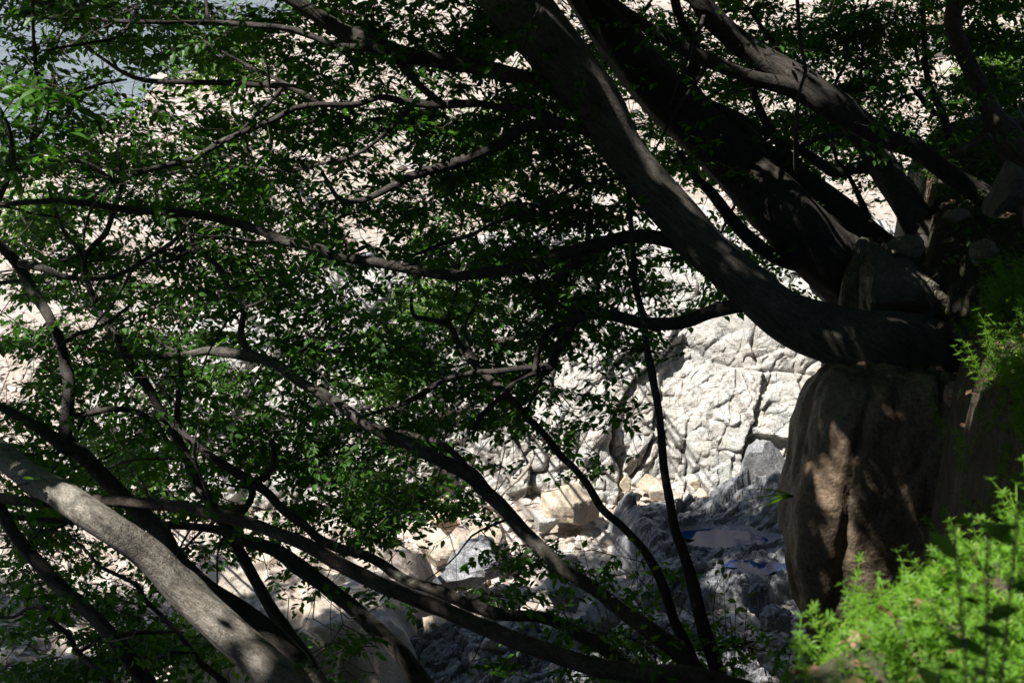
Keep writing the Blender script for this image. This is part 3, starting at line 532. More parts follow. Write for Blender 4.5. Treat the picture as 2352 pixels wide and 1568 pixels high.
tree('leaning_tree', 'dark leafless-looking trunk below the pale trunk in the lower left corner', M_BARK,
     [(365, 1620, 42), (333, 1556, 38), (293, 1506, 36), (253, 1456, 34), (213, 1413, 34), (167, 1373, 34), (127, 1336, 32), (83, 1286, 31), (33, 1226, 30), (0, 1163, 27), (-30, 1100, 24), (-80, 1000, 18)], (7.9, 8.3), [
     ([(260, 1462, 14), (310, 1452, 12), (350, 1452, 9), (400, 1450, 5)], 8.6)])
tree('slender_tree', 'thin crooked stem in the bottom left corner under the dark trunk', M_BARK,
     [(275, 1610, 18), (233, 1546, 16), (180, 1499, 14), (157, 1456, 12), (113, 1423, 12), (100, 1393, 11), (60, 1399, 9), (33, 1416, 8), (0, 1415, 7), (-60, 1400, 5)], (8.6, 9.0), [([(180, 1499, 9), (215, 1475, 8), (250, 1440, 6)], 9.0)])
tree('slender_tree', 'thin stem rising between the pale trunk and the bottom left leaves', M_BARK,
     [(545, 1620, 20), (517, 1566, 18), (467, 1526, 15), (417, 1463, 13), (367, 1409, 12), (333, 1376, 12), (310, 1339, 10), (233, 1303, 9), (200, 1266, 7), (160, 1230, 5)], (9.0, 9.6), [([(455, 1510, 11), (440, 1496, 10), (383, 1503, 10), (330, 1523, 9), (290, 1550, 6)], 9.2)])
tree('slender_tree', 'pair of thin upright stems rising along the upper left edge', M_BARK,
     [(-120, 620, 22), (-40, 500, 17), (0, 450, 15), (20, 407, 14), (50, 387, 14), (70, 347, 13), (77, 293, 14), (83, 233, 12), (83, 167, 10), (77, 83, 8), (75, 0, 6), (70, -60, 5)], (7.3, 7.2), [
     ([(40, 392, 12), (30, 370, 12), (27, 333, 12), (20, 293, 10), (0, 250, 8), (-30, 190, 6)], 7.2), ([(75, 330, 7), (103, 283, 6), (117, 227, 6), (127, 167, 4)], 6.9),
     ([(83, 240, 7), (133, 240, 8), (183, 247, 8), (220, 267, 9), (233, 307, 9)], 7.5), ([(127, 238, 6), (160, 217, 6), (187, 207, 6), (233, 193, 6), (290, 183, 5)], 7.6)])
tree('slender_tree', 'thin dark stem left of the curved trunk at the upper right', M_BARK,
     [(2200, 380, 24), (2181, 317, 20), (2161, 250, 18), (2135, 200, 15), (2125, 133, 13), (2121, 50, 13), (2115, -40, 10)], (11.2, 11.0), [
     ([(2161, 262, 14), (2141, 257, 14), (2118, 227, 14), (2095, 200, 8)], 11.2), ([(2125, 133, 9), (2108, 143, 8), (2101, 67, 7)], 11.)])
tree('slender_tree', 'thin forked stem among the leaves behind the slanting double-stemmed tree', M_BARK,
     [(1985, 480, 16), (1978, 463, 14), (1948, 400, 10), (1921, 367, 9), (1911, 300, 8), (1915, 203, 8), (1941, 150, 8), (1948, 100, 7), (1978, 50, 7), (2000, -20, 6)], (11.6, 11.4), [([(1950, 230, 8), (1968, 217, 7), (1981, 133, 7), (1978, 60, 5)], 11.4)])
tree('hanging_stem', 'thin grey stem rising close in front of the dark trunks right of centre', M_BARKG,
     [(1828, 400, 10), (1828, 383, 11), (1828, 300, 12), (1835, 217, 8), (1851, 160, 8), (1841, 117, 9), (1831, 0, 9), (1828, -60, 8)], (9.9, 8.2), [([(1828, 300, 6), (1870, 270, 5), (1940, 235, 4), (2040, 215, 3)], 8.2)], root=False, cat='stem')
# small sunlit trees farther off: (px, py, rx, ry, depth, sprays, label)
FAR = [(505, 150, 110, 75, 14.5, 75, 'small sunlit tree behind the top left branches, against the beach'),
       (70, 500, 100, 75, 13.5, 60, 'sunlit bush behind the leaves at the left edge below the upright stems'),
       (900, 835, 90, 100, 13.0, 80, 'sunlit green bush behind the branches in the middle of the rock face'),
       (1120, 350, 100, 110, 14.0, 75, 'bright bush showing beyond the limbs left of the thickest trunk'),
       (2290, 165, 80, 80, 14.0, 80, 'sunlit bush right of the curved trunk in the upper right corner'),
       (1920, 300, 90, 60, 14.0, 40, 'small green bush seen between the dark trunks on the bank'),
       (300, 1050, 150, 75, 12.5, 70, 'green bush at lower left behind the pale trunk'),
       (880, 1130, 110, 60, 12.3, 55, 'leafy spray hanging over the gravel left of the leaning mid-sized trunk'),
       (560, 330, 140, 80, 12.0, 60, 'low sunlit tree below the beach in the upper left quarter'),
       (1010, 690, 130, 50, 12.5, 45, 'green bush just under the long arching limb in the centre'),
       (480, 1480, 90, 60, 11.5, 30, 'small bush under the pale trunk at the bottom left')]
for px, py, rx, ry, d, n, lb in FAR:
    tree('small_tree', lb, M_BARKG, [(px + 30, py + 110, 7), (px + 25, py + 80, 7), (px + 15, py + 50, 7), (px, py, 6), (px - 20, py - 40, 4)], (float(hit(px + 30, py + 110) @ FW), d), [([(px + 15, py + 60, 6), (px - 50, py + 10, 4)], d), ([(px + 10, py + 40, 6), (px + 65, py, 4)], d - .2)], bright=True, cap=n)

# coverage of leaves on the photo, 24 x 16 cells
DENS = ["878988889999777899999647", "766645788786777889999336", "888845677677866899999457", "789988877788976888999547", "677888867998865544442111", "653577768888774445400012", "766567776666655514400000", "888877678888885431000000", "788877667867543101000000", "766767754655202000000000", "746746876543120000000000", "546634757641021100000000", "444424316310101110000000", "543300121001111210000000", "656520012011123320000000", "776630022011112333200000"]
DENS = np.array([[int(c) for c in r] for r in DENS], float)
# build woody parts and collect nodes
NODES = []
for ti, T in enumerate(TREES):
    tr = build_path(T['trunk'], *T['d'], seed=100 + ti)
    if T['root']: tr = ground_root(tr)
    base = tr[0, :3].copy(); big = tr[:, 3].max() > .05
    T['base'] = base; root = empty(T['name'], tuple(base)); tag(root, T['label'], T['cat'], T['group']); T['obj'] = root
    sp = spline(tr, .03 if big else .09); V, F = tube(sp, 30 if big else 9, .085, ti)
    link('trunk', mesh_from('trunk', V - base, F, True), T['m'], root)
    nodes = [sp[::6 if big else 3]]
    for bi, (pts, dend) in enumerate(T['brs']):
        # start depth = depth of the closest woody point on this tree
        a = np.vstack([n_ for n_ in nodes]); ax_, ay_, ad_ = proj(a[:, :3]); k = np.argmin(np.hypot(ax_ - pts[0][0], ay_ - pts[0][1]))
        bp = build_path(pts, ad_[k], dend, 500 + ti * 20 + bi, .12); s2 = spline(bp, .06); V, F = tube(s2, 12 if bp[:, 3].max() > .03 else 7, .07, ti * 7 + bi)
        link('branch', mesh_from('branch', V - base, F, True), M_BARK if T['m'] is M_BARKG else T['m'], root); nodes.append(s2[::3])
    # thin arching side stems grown off the limbs
    if T['name'] in ('leaning_tree',) and len(T['brs']) + 1:
        rs = np.random.default_rng(7000 + ti); a = np.vstack(nodes); X_, Y_, D_ = proj(a[:, :3]); W_ = a[:, 3] * 2 / (K * D_)
        ok = np.flatnonzero((X_ > -50) & (X_ < 1800) & (Y_ > -50) & (Y_ < 1250) & (W_ < 60))
        if len(ok):
            for q in range(min(22, 3 + len(ok) // 14)):
                k = rs.choice(ok); x0, y0 = X_[k], Y_[k]; an = math.radians(rs.choice([rs.uniform(150, 200), rs.uniform(200, 262), rs.uniform(110, 150)], p=[.55, .3, .15])); L_ = rs.uniform(90, 300); cv = rs.normal(0, .55); w0 = min(W_[k] * .7, rs.uniform(5, 11)); pp = []
                for t in np.linspace(0, 1, 6):
                    pp.append((x0, y0, w0 * (1 - .75 * t) + 1)); x0 += math.cos(an) * L_ / 5; y0 += math.sin(an) * L_ / 5; an += cv / 5 + rs.normal(0, .16)
                bp = build_path(pp, D_[k], D_[k] + rs.normal(.1, .5), 9000 + ti * 50 + q, .05); s2 = spline(bp, .07); V, F = tube(s2, 6, .07, q)
                link('branch', mesh_from('branch', V - base, F, True), M_BARK if T['m'] is M_BARKG else T['m'], root); nodes.append(s2[::3])
    T['nodes'] = np.vstack(nodes); NODES.append(T['nodes'])
# sprays
main = [i for i, T in enumerate(TREES) if not T['bright'] and T['name'] != 'hanging_stem']
allp = np.vstack([TREES[i]['nodes'][:, :3] for i in main]); own = np.concatenate([np.full(len(TREES[i]['nodes']), i) for i in main])
apx, apy, apd = proj(allp)
prob = (DENS ** 1.15 / 9) * np.where(np.arange(16) < 7, 1.3, 1.)[:, None]; prob = prob / prob.sum(); NS = 10000
NK = 1450; cells = rng.choice(24 * 16, NK, p=prob.ravel()); kx = (cells % 24 + rng.uniform(-.1, 1.1, NK)) * 98; ky = (cells // 24 + rng.uniform(-.1, 1.1, NK)) * 98
pick = rng.integers(0, NK, NS); spx = kx[pick] + rng.normal(0, 46, NS); spy = ky[pick] + rng.normal(0, 10, NS) + (spx - kx[pick]) * rng.normal(0, .22, NK)[pick]
edge = rng.uniform(0, 1, NS) < .0
sp_tree = np.zeros(NS, int); sp_pos = np.zeros((NS, 3))
ptx = spx + rng.normal(0, 40, NS); pty = spy + rng.normal(0, 40, NS)
for k in range(NS):
    q = (apx - ptx[k]) ** 2 + (apy - pty[k]) ** 2 * 1.3; j = np.argmin(q); near = q < q[j] + 70 ** 2
    if rng.uniform() < .92:
        j = np.flatnonzero(near)[np.argmax(apd[near])]; d = apd[j] + .28 + abs(rng.normal(.1, .6))
    else: d = apd[j] + rng.normal(-.1, .5)
    sp_tree[k] = own[j]; sp_pos[k] = P(spx[k], spy[k], max(6.6, min(d, 12.3)))
SPR = {i: [sp_pos[sp_tree == i]] for i in main}; SCL = {i: [np.ones((sp_tree == i).sum())] for i in main}
# unseen crown sprays added above the frame to shade what is below
NC = 23000
cx = rng.uniform(-12, 5.5, NC); cy = rng.uniform(-1, 14.5, NC); cz = -.11 * cy + .5 + rng.uniform(0, 1, NC) ** 1.1 * 4
keep = fbm(np.stack([cx, cy, cz], -1) * .55, 91, 2) > -1.1; keep &= ~((cx < -5.5) & (cy > 12.5)); cx, cy, cz = cx[keep], cy[keep], cz[keep]
cp = np.stack([cx, cy, cz], -1); hosts = [i for i in main if TREES[i]['nodes'][:, 2].max() > -2.2]
hp = np.vstack([TREES[i]['nodes'][:, :3] for i in hosts]); ho = np.concatenate([np.full(len(TREES[i]['nodes']), i) for i in hosts])
cown = np.array([ho[np.argmin(((hp - q) ** 2).sum(1))] for q in cp])
for i in hosts:
    if (cown == i).any(): SPR[i].append(cp[cown == i]); SCL[i].append(np.full((cown == i).sum(), 2.8))
for i, (px, py, rx, ry, d, n, lb) in zip(range(len(TREES) - len(FAR), len(TREES)), FAR):
    n = int(n * 1.8); r1 = rng.normal(0, .5, (n, 3)); SPR[i] = [np.array([P(px + rx * a, py + ry * b, d + .6 * c) for a, b, c in r1])]; SCL[i] = [np.full(n, 1.2)]

# openings in the leaves along the sun's path: (px, py, depth, radius)
FLECK = [(330, 1270, 7.8, .2), (400, 1335, 7.8, .24), (467, 1400, 7.7, .2), (250, 1215, 7.8, .10), (620, 1530, 7.6, .08),
         (1410, 310, 9.3, .07), (1450, 365, 9.3, .07), (1500, 430, 9.2, .08), (1560, 490, 9.1, .08), (1610, 550, 9.1, .08), (1690, 640, 9.0, .07), (1780, 690, 9., .07), (1250, 90, 8.6, .09), (1350, 200, 8.9, .07), (1960, 800, 8.9, .05),
         (1845, 1050, 8.4, .13), (1840, 1150, 8.4, .15), (1850, 960, 8.4, .12), (1845, 1240, 8.4, .08), (1950, 1150, 8.2, .06), (1970, 1230, 8.2, .10), (2000, 1190, 8.2, .07), (2050, 1120, 8.2, .05), (2000, 960, 8.2, .06), (2060, 1340, 8.2, .08), (1990, 1320, 8.2, .07), (1880, 1430, 8.2, .10), (2130, 1200, 8.2, .05),
         (2310, 780, 6.4, .22), (2290, 860, 6.2, .2), (2250, 920, 6.1, .12), (2300, 700, 6.6, .12),
         (1150, 1320, 7.8, .05), (930, 1370, 8.0, .07), (1000, 1395, 7.9, .05), (600, 1205, 7.8, .07), (1200, 1230, 8.8, .08), (1260, 1275, 8.8, .08), (1330, 1335, 8.7, .08), (780, 940, 9.2, .06), (830, 970, 9.2, .05), (480, 805, 9.4, .06), (1200, 1475, 7.6, .06),
         (2196, 490, 9., .06), (2080, 550, 9.6, .08), (40, 220, 6.6, .32), (60, 290, 6.6, .2), (2130, 560, 9.4, .05), (2000, 590, 9.4, .05)]
for x_, y_, r_ in ((2200, 1350, .40), (2300, 1275, .34), (2120, 1400, .26), (2250, 1440, .38), (2040, 1470, .16), (2330, 1350, .35), (2150, 1470, .24), (2340, 1215, .2)):
    FLECK.append((x_, y_, min(4.5, hit(x_, y_) @ FW), r_))
rf = np.random.default_rng(404)
for _ in range(85):
    FLECK.append((rf.uniform(0, 1100), rf.uniform(0, 850), rf.uniform(8.9, 10.2), rf.uniform(.07, .16)))
for _ in range(4): FLECK.append((rf.uniform(1500, 2300), rf.uniform(0, 350), rf.uniform(9.4, 11), rf.uniform(.08, .16)))
for x_, y_ in ((60, 1300), (150, 1420), (300, 1500), (520, 1290), (620, 1400), (720, 1350), (780, 1440), (690, 1290), (430, 1240), (860, 1350), (600, 1270), (1010, 1250), (1080, 1230), (1150, 1260), (1230, 1200), (1300, 1160), (1200, 1340), (1080, 1330), (650, 1320), (800, 1330), (900, 1300), (1050, 1180), (1170, 1160)):
    c = hit(x_, y_, -8.7); FLECK.append((x_, y_, c @ FW, .34))
for px, py, rx, ry, d, n, lb in FAR:
    if py < 900: FLECK += [(px + .5 * rx * a, py + .4 * ry * b, d, .5) for a, b in ((-1, -.5), (1, -.5), (0, .3))]
FLECK = [(a, b, c, r + (.012 if .06 < r < .09 else 0)) for a, b, c, r in FLECK]
for a, b, c, r in ((480, 290, 8.2, .3), (350, 290, 8.0, .28), (230, 310, 7.8, .25), (640, 150, 8.2, .25), (470, 260, 8.2, .2), (120, 300, 7.4, .2), (900, 400, 8.8, .22), (330, 400, 8.2, .2), (560, 640, 9.2, .15), (1180, 780, 9.2, .14), (1330, 690, 9.4, .14),
                   (200, 740, 8.6, .18), (780, 330, 8.4, .22), (1000, 330, 8.8, .2), (1720, 60, 9.4, .25), (1850, 60, 9.6, .22), (2060, 240, 10.8, .25), (130, 860, 8.6, .2), (700, 1010, 9.2, .2), (1050, 660, 9.2, .2), (430, 720, 9.2, .2), (60, 120, 7., .2)):
    FLECK.append((a, b, c, r))
FP = np.array([P(a, b, c) for a, b, c, r in FLECK]); FR = np.array([r for *_, r in FLECK])
def carve(q, inflate=1.):
    keep = np.ones(len(q), bool)
    for p, r in zip(FP, FR):
        dlt = q - p; t = dlt @ SUN; dist = np.sqrt(np.maximum((dlt ** 2).sum(1) - t * t, 0)); keep &= ~((t > .25 + r) & (dist < r * inflate))
    return keep
# leaf shape: length 1 along x, folded a little along the midrib
LV = np.array([(0, 0, 0), (.28, .25, .05), (.28, 0, 0), (.28, -.25, .05), (.64, .22, .02), (.64, 0, -.05), (.64, -.22, .02), (1.04, 0, -.12)])
LF4 = np.array([(2, 3, 6, 5), (1, 2, 5, 4)]); LF3 = np.array([(0, 3, 2), (0, 2, 1), (5, 6, 7), (4, 5, 7)])
SV = np.array([(0, 0, 0), (.45, .25, .04), (1.02, 0, -.05), (.45, -.25, .04)]); SF = np.array([(0, 3, 2, 1)])
def unit(a): return a / (np.linalg.norm(a, axis=-1, keepdims=True) + 1e-9)
def leaves_of(pos, scl, seed):
    """leaf positions, axes and normals for sprays at pos"""
    r = np.random.default_rng(seed); n = len(pos); K_ = 15
    az = r.uniform(0, 2 * math.pi, n); T = unit(np.stack([np.cos(az), np.sin(az) * .8, r.normal(-.12, .22, n)], -1)); L = r.uniform(.20, .42, n) * scl
    Nn = unit(np.stack([r.normal(0, .28, n), r.normal(0, .28, n), np.ones(n)], -1)); Nn = unit(Nn - T * (Nn * T).sum(1, keepdims=True)); B = np.cross(Nn, T)
    t = (np.arange(K_) + .5) / K_; sd = np.where(np.arange(K_) % 2, 1, -1)
    Q = pos[:, None] + T[:, None] * ((t[None] - .5) * L[:, None])[..., None] - Nn[:, None] * (.10 * (t[None] ** 2) * L[:, None])[..., None]
    Q = Q + r.normal(0, .012, Q.shape) * scl[:, None, None]
    spread = r.uniform(.5, 1.15, (n, K_)) * sd[None]; spread[:, -1] *= .1
    A = unit(T[:, None] * np.cos(spread)[..., None] + B[:, None] * np.sin(spread)[..., None] - Nn[:, None] * np.abs(r.normal(.25, .25, (n, K_)))[..., None])
    LN = unit(Nn[:, None] + r.normal(0, .34, A.shape)); LN = unit(LN - A * (LN * A).sum(-1, keepdims=True))
    s = r.uniform(.035, .072, (n, K_)) * scl[:, None]; keep = r.uniform(0, 1, (n, K_)) < .93
    return T, L, Q.reshape(-1, 3)[keep.ravel()], A.reshape(-1, 3)[keep.ravel()], LN.reshape(-1, 3)[keep.ravel()], s.ravel()[keep.ravel()]
def leaf_verts(Q, A, N, s, tmpl):
    B = np.cross(N, A); return Q[:, None] + s[:, None, None] * (A[:, None] * tmpl[None, :, :1] + B[:, None] * tmpl[None, :, 1:2] + N[:, None] * tmpl[None, :, 2:3])
def leaf_proto(m):
    me = mesh_from('leaf', LV, [LF4, LF3], False); me.materials.append(m); return me
PROTO = {id(M_LEAF): leaf_proto(M_LEAF), id(M_LEAFB): leaf_proto(M_LEAFB)}
def twigs(T, pos, dirs, L, scl, seed):
    """thin wood joining each spray to the nearest wood already grown"""
    r = np.random.default_rng(seed); nodes = [T['nodes'][:, :3]]; A = T['nodes'][:, :3].copy(); R = T['nodes'][:, 3].copy()
    d0 = np.array([((A - p) ** 2).sum(1).min() for p in pos]); order = np.argsort(d0)
    buf = np.zeros((len(A) + 2 * len(pos), 3)); buf[:len(A)] = A; n = len(A); V = []; F = []; off = 0
    ph = np.array([0, 2.1, 4.2]); 
    for i in order:
        p0 = pos[i] - dirs[i] * L[i] * .5; p1 = pos[i] + dirs[i] * L[i] * .5
        k = np.argmin(((buf[:n] - p0) ** 2).sum(1)); a = buf[k]; D = np.linalg.norm(p0 - a)
        if D > 2.6: continue
        midp = (a + p0) / 2 + r.normal(0, .07, 3) * D + np.array([0, 0, -.05 * D])
        buf[n] = p0; buf[n + 1] = midp; n += 2
        pts = np.array([a, midp, p0, p1]); rad = np.array([.003 + .003 * min(D, 2), .0025 + .0015 * min(D, 2), .0016, .0008]) * (1 if scl[i] < 1.5 else 1.5)
        for q, rr in zip(pts, rad): V.append(q[None] + rr * np.stack([np.cos(ph), np.sin(ph) * .5, np.sin(ph)], -1))
        b = off + np.arange(12).reshape(4, 3); c = np.roll(b, -1, 1); F.append(np.stack([b[:-1].ravel(), c[:-1].ravel(), c[1:].ravel(), b[1:].ravel()], -1)); off += 12
    if not V: return None
    return np.vstack(V), np.vstack(F)
LEAFC = 0
for ti, T in enumerate(TREES):
    if ti not in SPR: continue
    if T['label'].startswith('pair of thin'):
        SPR[ti].append(np.array([P(a, b, 6.5 + .1 * c) for c, (a, b) in enumerate([(20, 190), (50, 180), (80, 200), (40, 230), (75, 240), (20, 260), (55, 210), (30, 290), (90, 330)])])); SCL[ti].append(np.full(9, 1.6))
    pos = np.vstack(SPR[ti]); scl = np.concatenate(SCL[ti])
    if not len(pos): continue
    k = carve(pos, .9); pos, scl = pos[k], scl[k]
    if not len(pos): continue
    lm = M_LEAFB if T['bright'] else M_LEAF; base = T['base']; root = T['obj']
    dirs, L, Q, A, N, s = leaves_of(pos, scl, 900 + ti); k = carve(Q); Q, A, N, s = Q[k], A[k], N[k], s[k]
    tw = twigs(T, pos, dirs, L, scl, 300 + ti)
    if tw is not None: link('twigs', mesh_from('twigs', tw[0] - base, tw[1], False), M_BARK, root, kind='stuff')
    px, py, d = proj(Q); inf = (px > 4) & (px < 2348) & (py > 4) & (py < 1564) & (s < .115)
    score = np.where(inf, s / d, 0) ; order = np.argsort(-score)[:300]; order = order[score[order] > 0]
    mi = Matrix.Translation(Vector(-base)); B = np.cross(N, A); proto = PROTO[id(lm)]
    for j in order:
        o = bpy.data.objects.new('leaf', proto); COL.objects.link(o); o.parent = root; sc_ = float(s[j])
        M_ = Matrix([[A[j, c] * sc_, B[j, c] * sc_, N[j, c] * sc_, Q[j, c] - base[c]] for c in range(3)] + [[0, 0, 0, 1]]); o.matrix_basis = M_
    rest = np.ones(len(Q), bool); rest[order] = False
    sm = rest & (s < .115); bgm = rest & (s >= .115); Vs = []; Fs = []; off = 0
    if sm.any():
        v = leaf_verts(Q[sm], A[sm], N[sm], s[sm], LV); n = len(v); o8 = 8 * np.arange(n)[:, None, None]
        Vs.append(v.reshape(-1, 3)); Fs += [(LF4[None] + o8).reshape(-1, 4), (LF3[None] + o8).reshape(-1, 3)]; off = 8 * n
    if bgm.any():
        v = leaf_verts(Q[bgm], A[bgm], N[bgm], s[bgm], SV); n = len(v)
        Vs.append(v.reshape(-1, 3)); Fs.append((SF[None] + off + 4 * np.arange(n)[:, None, None]).reshape(-1, 4))
    if Vs: link('foliage', mesh_from('foliage', np.vstack(Vs) - base, Fs, False), lm, root, kind='stuff')
    LEAFC += len(Q)
print('leaves', LEAFC)

# driftwood on the rock face
dp = np.array([(1228, 1040, 5), (1215, 1070, 8), (1190, 1100, 8), (1165, 1122, 7), (1142, 1145, 6)], float)
pts = []
for a, b, c in dp:
    q = hit(a, b, -8.75 + (1145 - b) * .0062); pts.append([*(q * .985), c * K * (q @ FW) * .5])
pts = np.array(pts); V, F = tube(spline(pts, .06), 8, .12, 5); o = link('dead_branch', mesh_from('dead_branch', V - pts[-1, :3], F, True), M_DRIFT, loc=tuple(pts[-1, :3]))
tag(o, 'bleached dead branch propped against the foot of the pale rock face', 'branch')

# ------------------------------------------------------------------ herbs on the near bank
def herb(bases, hts, seed, leaf=.019, whorls=7, per=7, lean=.25):
    r = np.random.default_rng(seed); n = len(bases); t = (np.arange(whorls) + 1) / whorls
    az = r.uniform(0, 6.28, n); ln = r.uniform(.1, lean * 2, n); top = np.stack([np.cos(az) * ln, np.sin(az) * ln, np.ones(n)], -1) * hts[:, None]
    C = bases[:, None] + top[:, None] * t[None, :, None] + np.stack([np.cos(az), np.sin(az), 0 * az], -1)[:, None] * (hts[:, None] * .35 * t[None] ** 2)[..., None]
    ax = unit(top)[:, None] + r.normal(0, .25, C.shape); ax = unit(ax); e1 = unit(np.cross(ax, [1, .2, 0.1])); e2 = np.cross(ax, e1)
    ph = np.arange(per) / per * 6.283 + r.uniform(0, 6.28, (n, whorls, 1)) + r.normal(0, .12, (n, whorls, per))
    D = e1[:, :, None] * np.cos(ph)[..., None] + e2[:, :, None] * np.sin(ph)[..., None] + ax[:, :, None] * r.uniform(.1, .6, (n, whorls, per, 1)); D = unit(D)
    Nn = unit(ax[:, :, None] + 0 * D); Nn = unit(Nn - D * (Nn * D).sum(-1, keepdims=True)); s = leaf * r.uniform(.7, 1.3, (n, whorls, per)) * (1.15 - .5 * np.abs(t[None, :, None] - .6))
    Cq = np.broadcast_to(C[:, :, None], D.shape)
    tm = np.array([(0, .02, 0), (0, -.02, 0), (.6, -.11, .03), (1, 0, -.05), (.6, .11, .03)])
    v = leaf_verts(Cq.reshape(-1, 3), D.reshape(-1, 3), Nn.reshape(-1, 3), s.ravel(), tm); k = len(v)
    Fl = (np.arange(5)[None] + 5 * np.arange(k)[:, None]); Vl = v.reshape(-1, 3)
    # stems: thin ribbons crossed
    P0 = np.concatenate([bases[:, None], C], 1); wv = np.array([.0011, 0, 0]); S1 = np.stack([P0 - wv, P0 + wv], 2).reshape(n, -1, 3); m_ = whorls + 1
    q = np.arange(m_ - 1); f = np.stack([2 * q, 2 * q + 1, 2 * q + 3, 2 * q + 2], -1); Fst = (f[None] + len(Vl) + 2 * m_ * np.arange(n)[:, None, None]).reshape(-1, 4)
    return np.vstack([Vl, S1.reshape(-1, 3)]), [Fl, Fst]
def patch(n, x0, x1, y0, y1, seed, test=None):
    r = np.random.default_rng(seed); x = r.uniform(x0, x1, n); y = r.uniform(y0, y1, n)
    if test is not None: k = test(x, y, r); x, y = x[k], y[k]
    return np.stack([x, y, G(x, y)[0] - .01], -1)
nearp = patch(7600, .15, 2.2, 1.6, 5.0, 71, lambda x, y, r: (fb2(x, y, 2.2, 8, 2) > -.62 + .5 * (y > 4.3)) & (r.uniform(0, 1, len(x)) < ss(.5, 1.0, x / y * 3.0 - .1)))
V, F = herb(nearp, rng.uniform(.03, .19, len(nearp)) * (.6 + .5 * (fb2(nearp[:, 0], nearp[:, 1], 3., 44, 2) > .1)), 72, .0185); o = link('cleavers', mesh_from('cleavers', V, F, False), M_HERB, kind='stuff')
o['label'] = 'bright green whorled cleavers covering the near bank at the bottom right'; o['category'] = 'ground cover'
midp = patch(2600, 1.6, 3.6, 5.0, 8.2, 73, lambda x, y, r: fb2(x, y, 1.8, 18, 2) + .25 * (x > 2.0) > .12)
V, F = herb(midp, rng.uniform(.10, .26, len(midp)), 74, .024); o = link('bank_herbs', mesh_from('bank_herbs', V, F, False), M_HERB, kind='stuff')
o['label'] = 'patchy green herbs growing down the right side of the dark bank'; o['category'] = 'ground cover'
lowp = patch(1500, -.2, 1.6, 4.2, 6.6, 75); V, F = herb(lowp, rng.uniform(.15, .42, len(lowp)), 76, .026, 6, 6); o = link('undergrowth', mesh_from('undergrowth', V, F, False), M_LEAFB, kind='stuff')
o['label'] = 'dark shaded undergrowth along the bottom edge left of the bright cleavers'; o['category'] = 'ground cover'
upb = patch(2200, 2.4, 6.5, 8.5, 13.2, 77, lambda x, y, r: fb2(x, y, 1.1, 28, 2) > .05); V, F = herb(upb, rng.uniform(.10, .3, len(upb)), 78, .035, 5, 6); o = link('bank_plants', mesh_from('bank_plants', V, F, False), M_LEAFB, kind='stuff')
o['label'] = 'low dim plants growing on the upper right bank around the curved trunk'; o['category'] = 'ground cover'
# fallen leaves on the bank
lp = patch(9000, .3, 5.5, 2.2, 12.5, 79); r = np.random.default_rng(80); k = len(lp); az = r.uniform(0, 6.28, k); A = np.stack([np.cos(az), np.sin(az), r.normal(0, .25, k)], -1); A = unit(A)
N = unit(np.stack([r.normal(-.3, .3, k), r.normal(-.2, .3, k), np.ones(k)], -1)); N = unit(N - A * (N * A).sum(1, keepdims=True))
v = leaf_verts(lp + [0, 0, .025], A, N, r.uniform(.03, .06, k), SV)
link('fallen_leaves', mesh_from('fallen_leaves', v.reshape(-1, 3), (SF[None] + 4 * np.arange(k)[:, None, None]).reshape(-1, 4), False), M_LITTER, kind='stuff')['label'] = 'dry brown fallen leaves scattered on the bank'

def spray_plant(name, label, cat, foot, tips, m, leaf, n_per, seed, nshow=300):
    """a small leafy plant: arching stems with separate leaves"""
    r = np.random.default_rng(seed); foot = np.array(foot); root = empty(name, tuple(foot)); tag(root, label, cat); Qs = []
    proto = PROTO.get(id(m)) or leaf_proto(m); PROTO[id(m)] = proto
    for tp in tips:
        tp = np.array(tp); L = np.linalg.norm(tp - foot); midp = (foot + tp) / 2 + np.array([0, 0, .14 * L]); path = np.array([[*foot, .003 * np.clip(foot @ FW / 5, .3, 1)], [*midp, .0015], [*tp, .0007]])
        s2 = spline(path, .02); V, F = tube(s2, 5, 0, seed); link('stem', mesh_from('stem', V - foot, F, True), M_BARKG, root)
        T = unit(tp - foot)
        for q in range(n_per):
            t = .35 + .65 * (q + 1) / n_per; i = min(len(s2) - 1, int(t * len(s2))); c = s2[i, :3]
            sd = 1 if q % 2 else -1; B = unit(np.cross([0, 0, 1.], T)); A = unit(T * .6 + sd * B * .8 + np.array([0, 0, r.normal(-.15, .3)])); N = unit(np.array([r.normal(0, .4), r.normal(-.5, .4), 1.])); N = unit(N - A * (A @ N)); Bq = np.cross(N, A); s = leaf * r.uniform(.75, 1.2)
            o = bpy.data.objects.new('leaf', proto); COL.objects.link(o); o.parent = root
            o.matrix_basis = Matrix([[A[x] * s, Bq[x] * s, N[x] * s, c[x] - foot[x]] for x in range(3)] + [[0, 0, 0, 1]])
def gz(p, dz=0): return (p[0], p[1], GS(p[0], p[1]) + dz)
spray_plant('seedling', 'out-of-focus leafy seedling close to the camera at the right edge above the bright cleavers', 'plant', gz(P(2300, 1700, 1.7)), [P(2190, 1190, 1.5), P(2270, 1230, 1.5), P(2340, 1150, 1.5)], M_LEAF, .036, 8, 5)
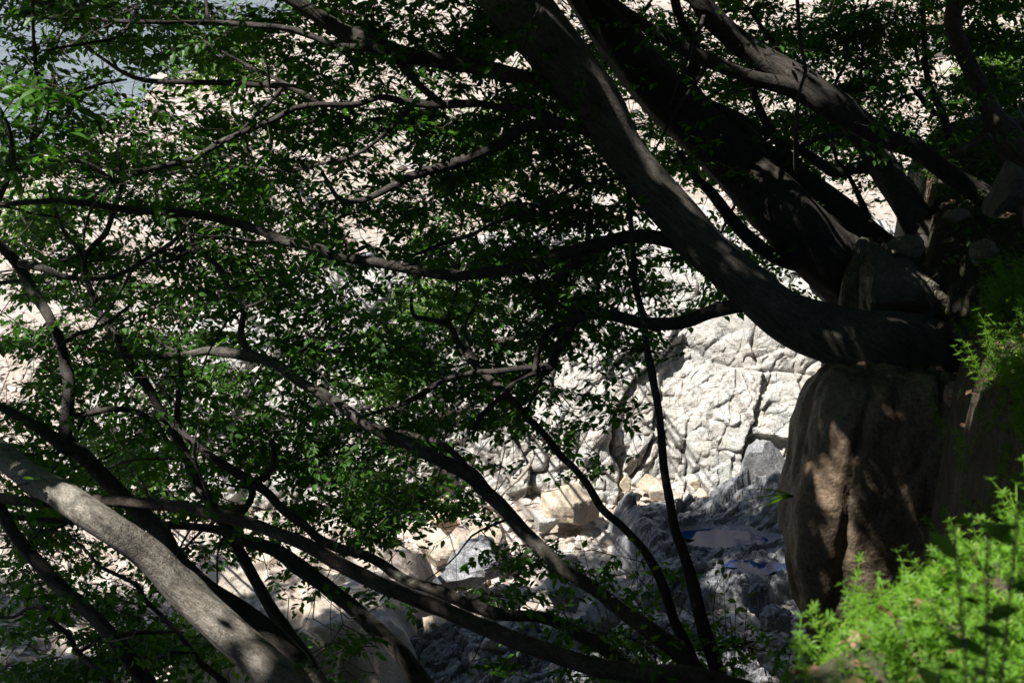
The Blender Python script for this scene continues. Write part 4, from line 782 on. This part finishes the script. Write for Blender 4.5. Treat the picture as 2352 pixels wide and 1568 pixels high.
spray_plant('seedling', 'blurred green seedling at the very bottom right, nearest the camera', 'plant', gz(P(2180, 1700, 1.9)), [P(2080, 1540, 1.8), P(2160, 1530, 1.8), P(2240, 1550, 1.85)], M_LEAFB, .035, 6, 6)
spray_plant('seedling', 'low broad-leaved seedling in the dark undergrowth at the foot of the tall brown boulder', 'plant', gz(P(1870, 1560, 5.6)), [P(1860, 1470, 5.5), P(1900, 1480, 5.5), P(1830, 1500, 5.5)], M_LEAFB, .05, 6, 7)
spray_plant('sapling', 'leafy sapling in front of the shaded ledge, left of the upright stem', 'sapling', gz(P(1500, 1560, 7.8)), [P(1400, 1290, 7.7), P(1330, 1220, 7.8), P(1460, 1240, 7.8), P(1380, 1340, 7.7), P(1500, 1270, 7.7), P(1290, 1350, 7.7)], M_LEAFB, .05, 14, 8)
spray_plant('sapling', 'small sapling with thin twigs between the upright stem and the tall brown boulder', 'sapling', gz(P(1700, 1560, 7.6)), [P(1660, 1290, 7.5), P(1720, 1330, 7.5), P(1630, 1340, 7.5), P(1690, 1380, 7.5)], M_LEAFB, .05, 12, 9)
# grass tuft and grass hanging from the boulder edge
def grass(name, label, foot, n, L, dirb, seed):
    r = np.random.default_rng(seed); foot = np.array(foot); V = []; F = []
    root = empty(name, tuple(foot)); tag(root, label, 'grass tuft')
    for k in range(n):
        az = r.uniform(0, 6.28); D = unit(np.array([math.cos(az) * .45, math.sin(az) * .45, 1.]) + np.array(dirb)); l = L * r.uniform(.6, 1.1); q = []
        for t in np.linspace(0, 1, 6):
            c = D * l * t + np.array([D[0], D[1], -1.0]) * (.45 * l * t * t); wd = .006 * L / .25 * (1 - t) ** .6 + .0004; s = unit(np.cross(D, [0, 1, 0.1])); q += [c - s * wd, c + s * wd]
        f = np.array([(2 * i, 2 * i + 1, 2 * i + 3, 2 * i + 2) for i in range(5)]); link('blade', mesh_from('blade', np.array(q), f, True), M_HERB, root)
grass('grass_tuft', 'narrow-leaved grass tuft in the dark undergrowth at the bottom edge', gz(P(1632, 1560, 5.2), .02), 14, .17, (0, 0, .3), 3)
grass('grass_tuft', 'thin grass hanging at the left side of the tall brown boulder', P(1822, 1140, 8.5), 12, .3, (-.9, -.3, -.6), 4)
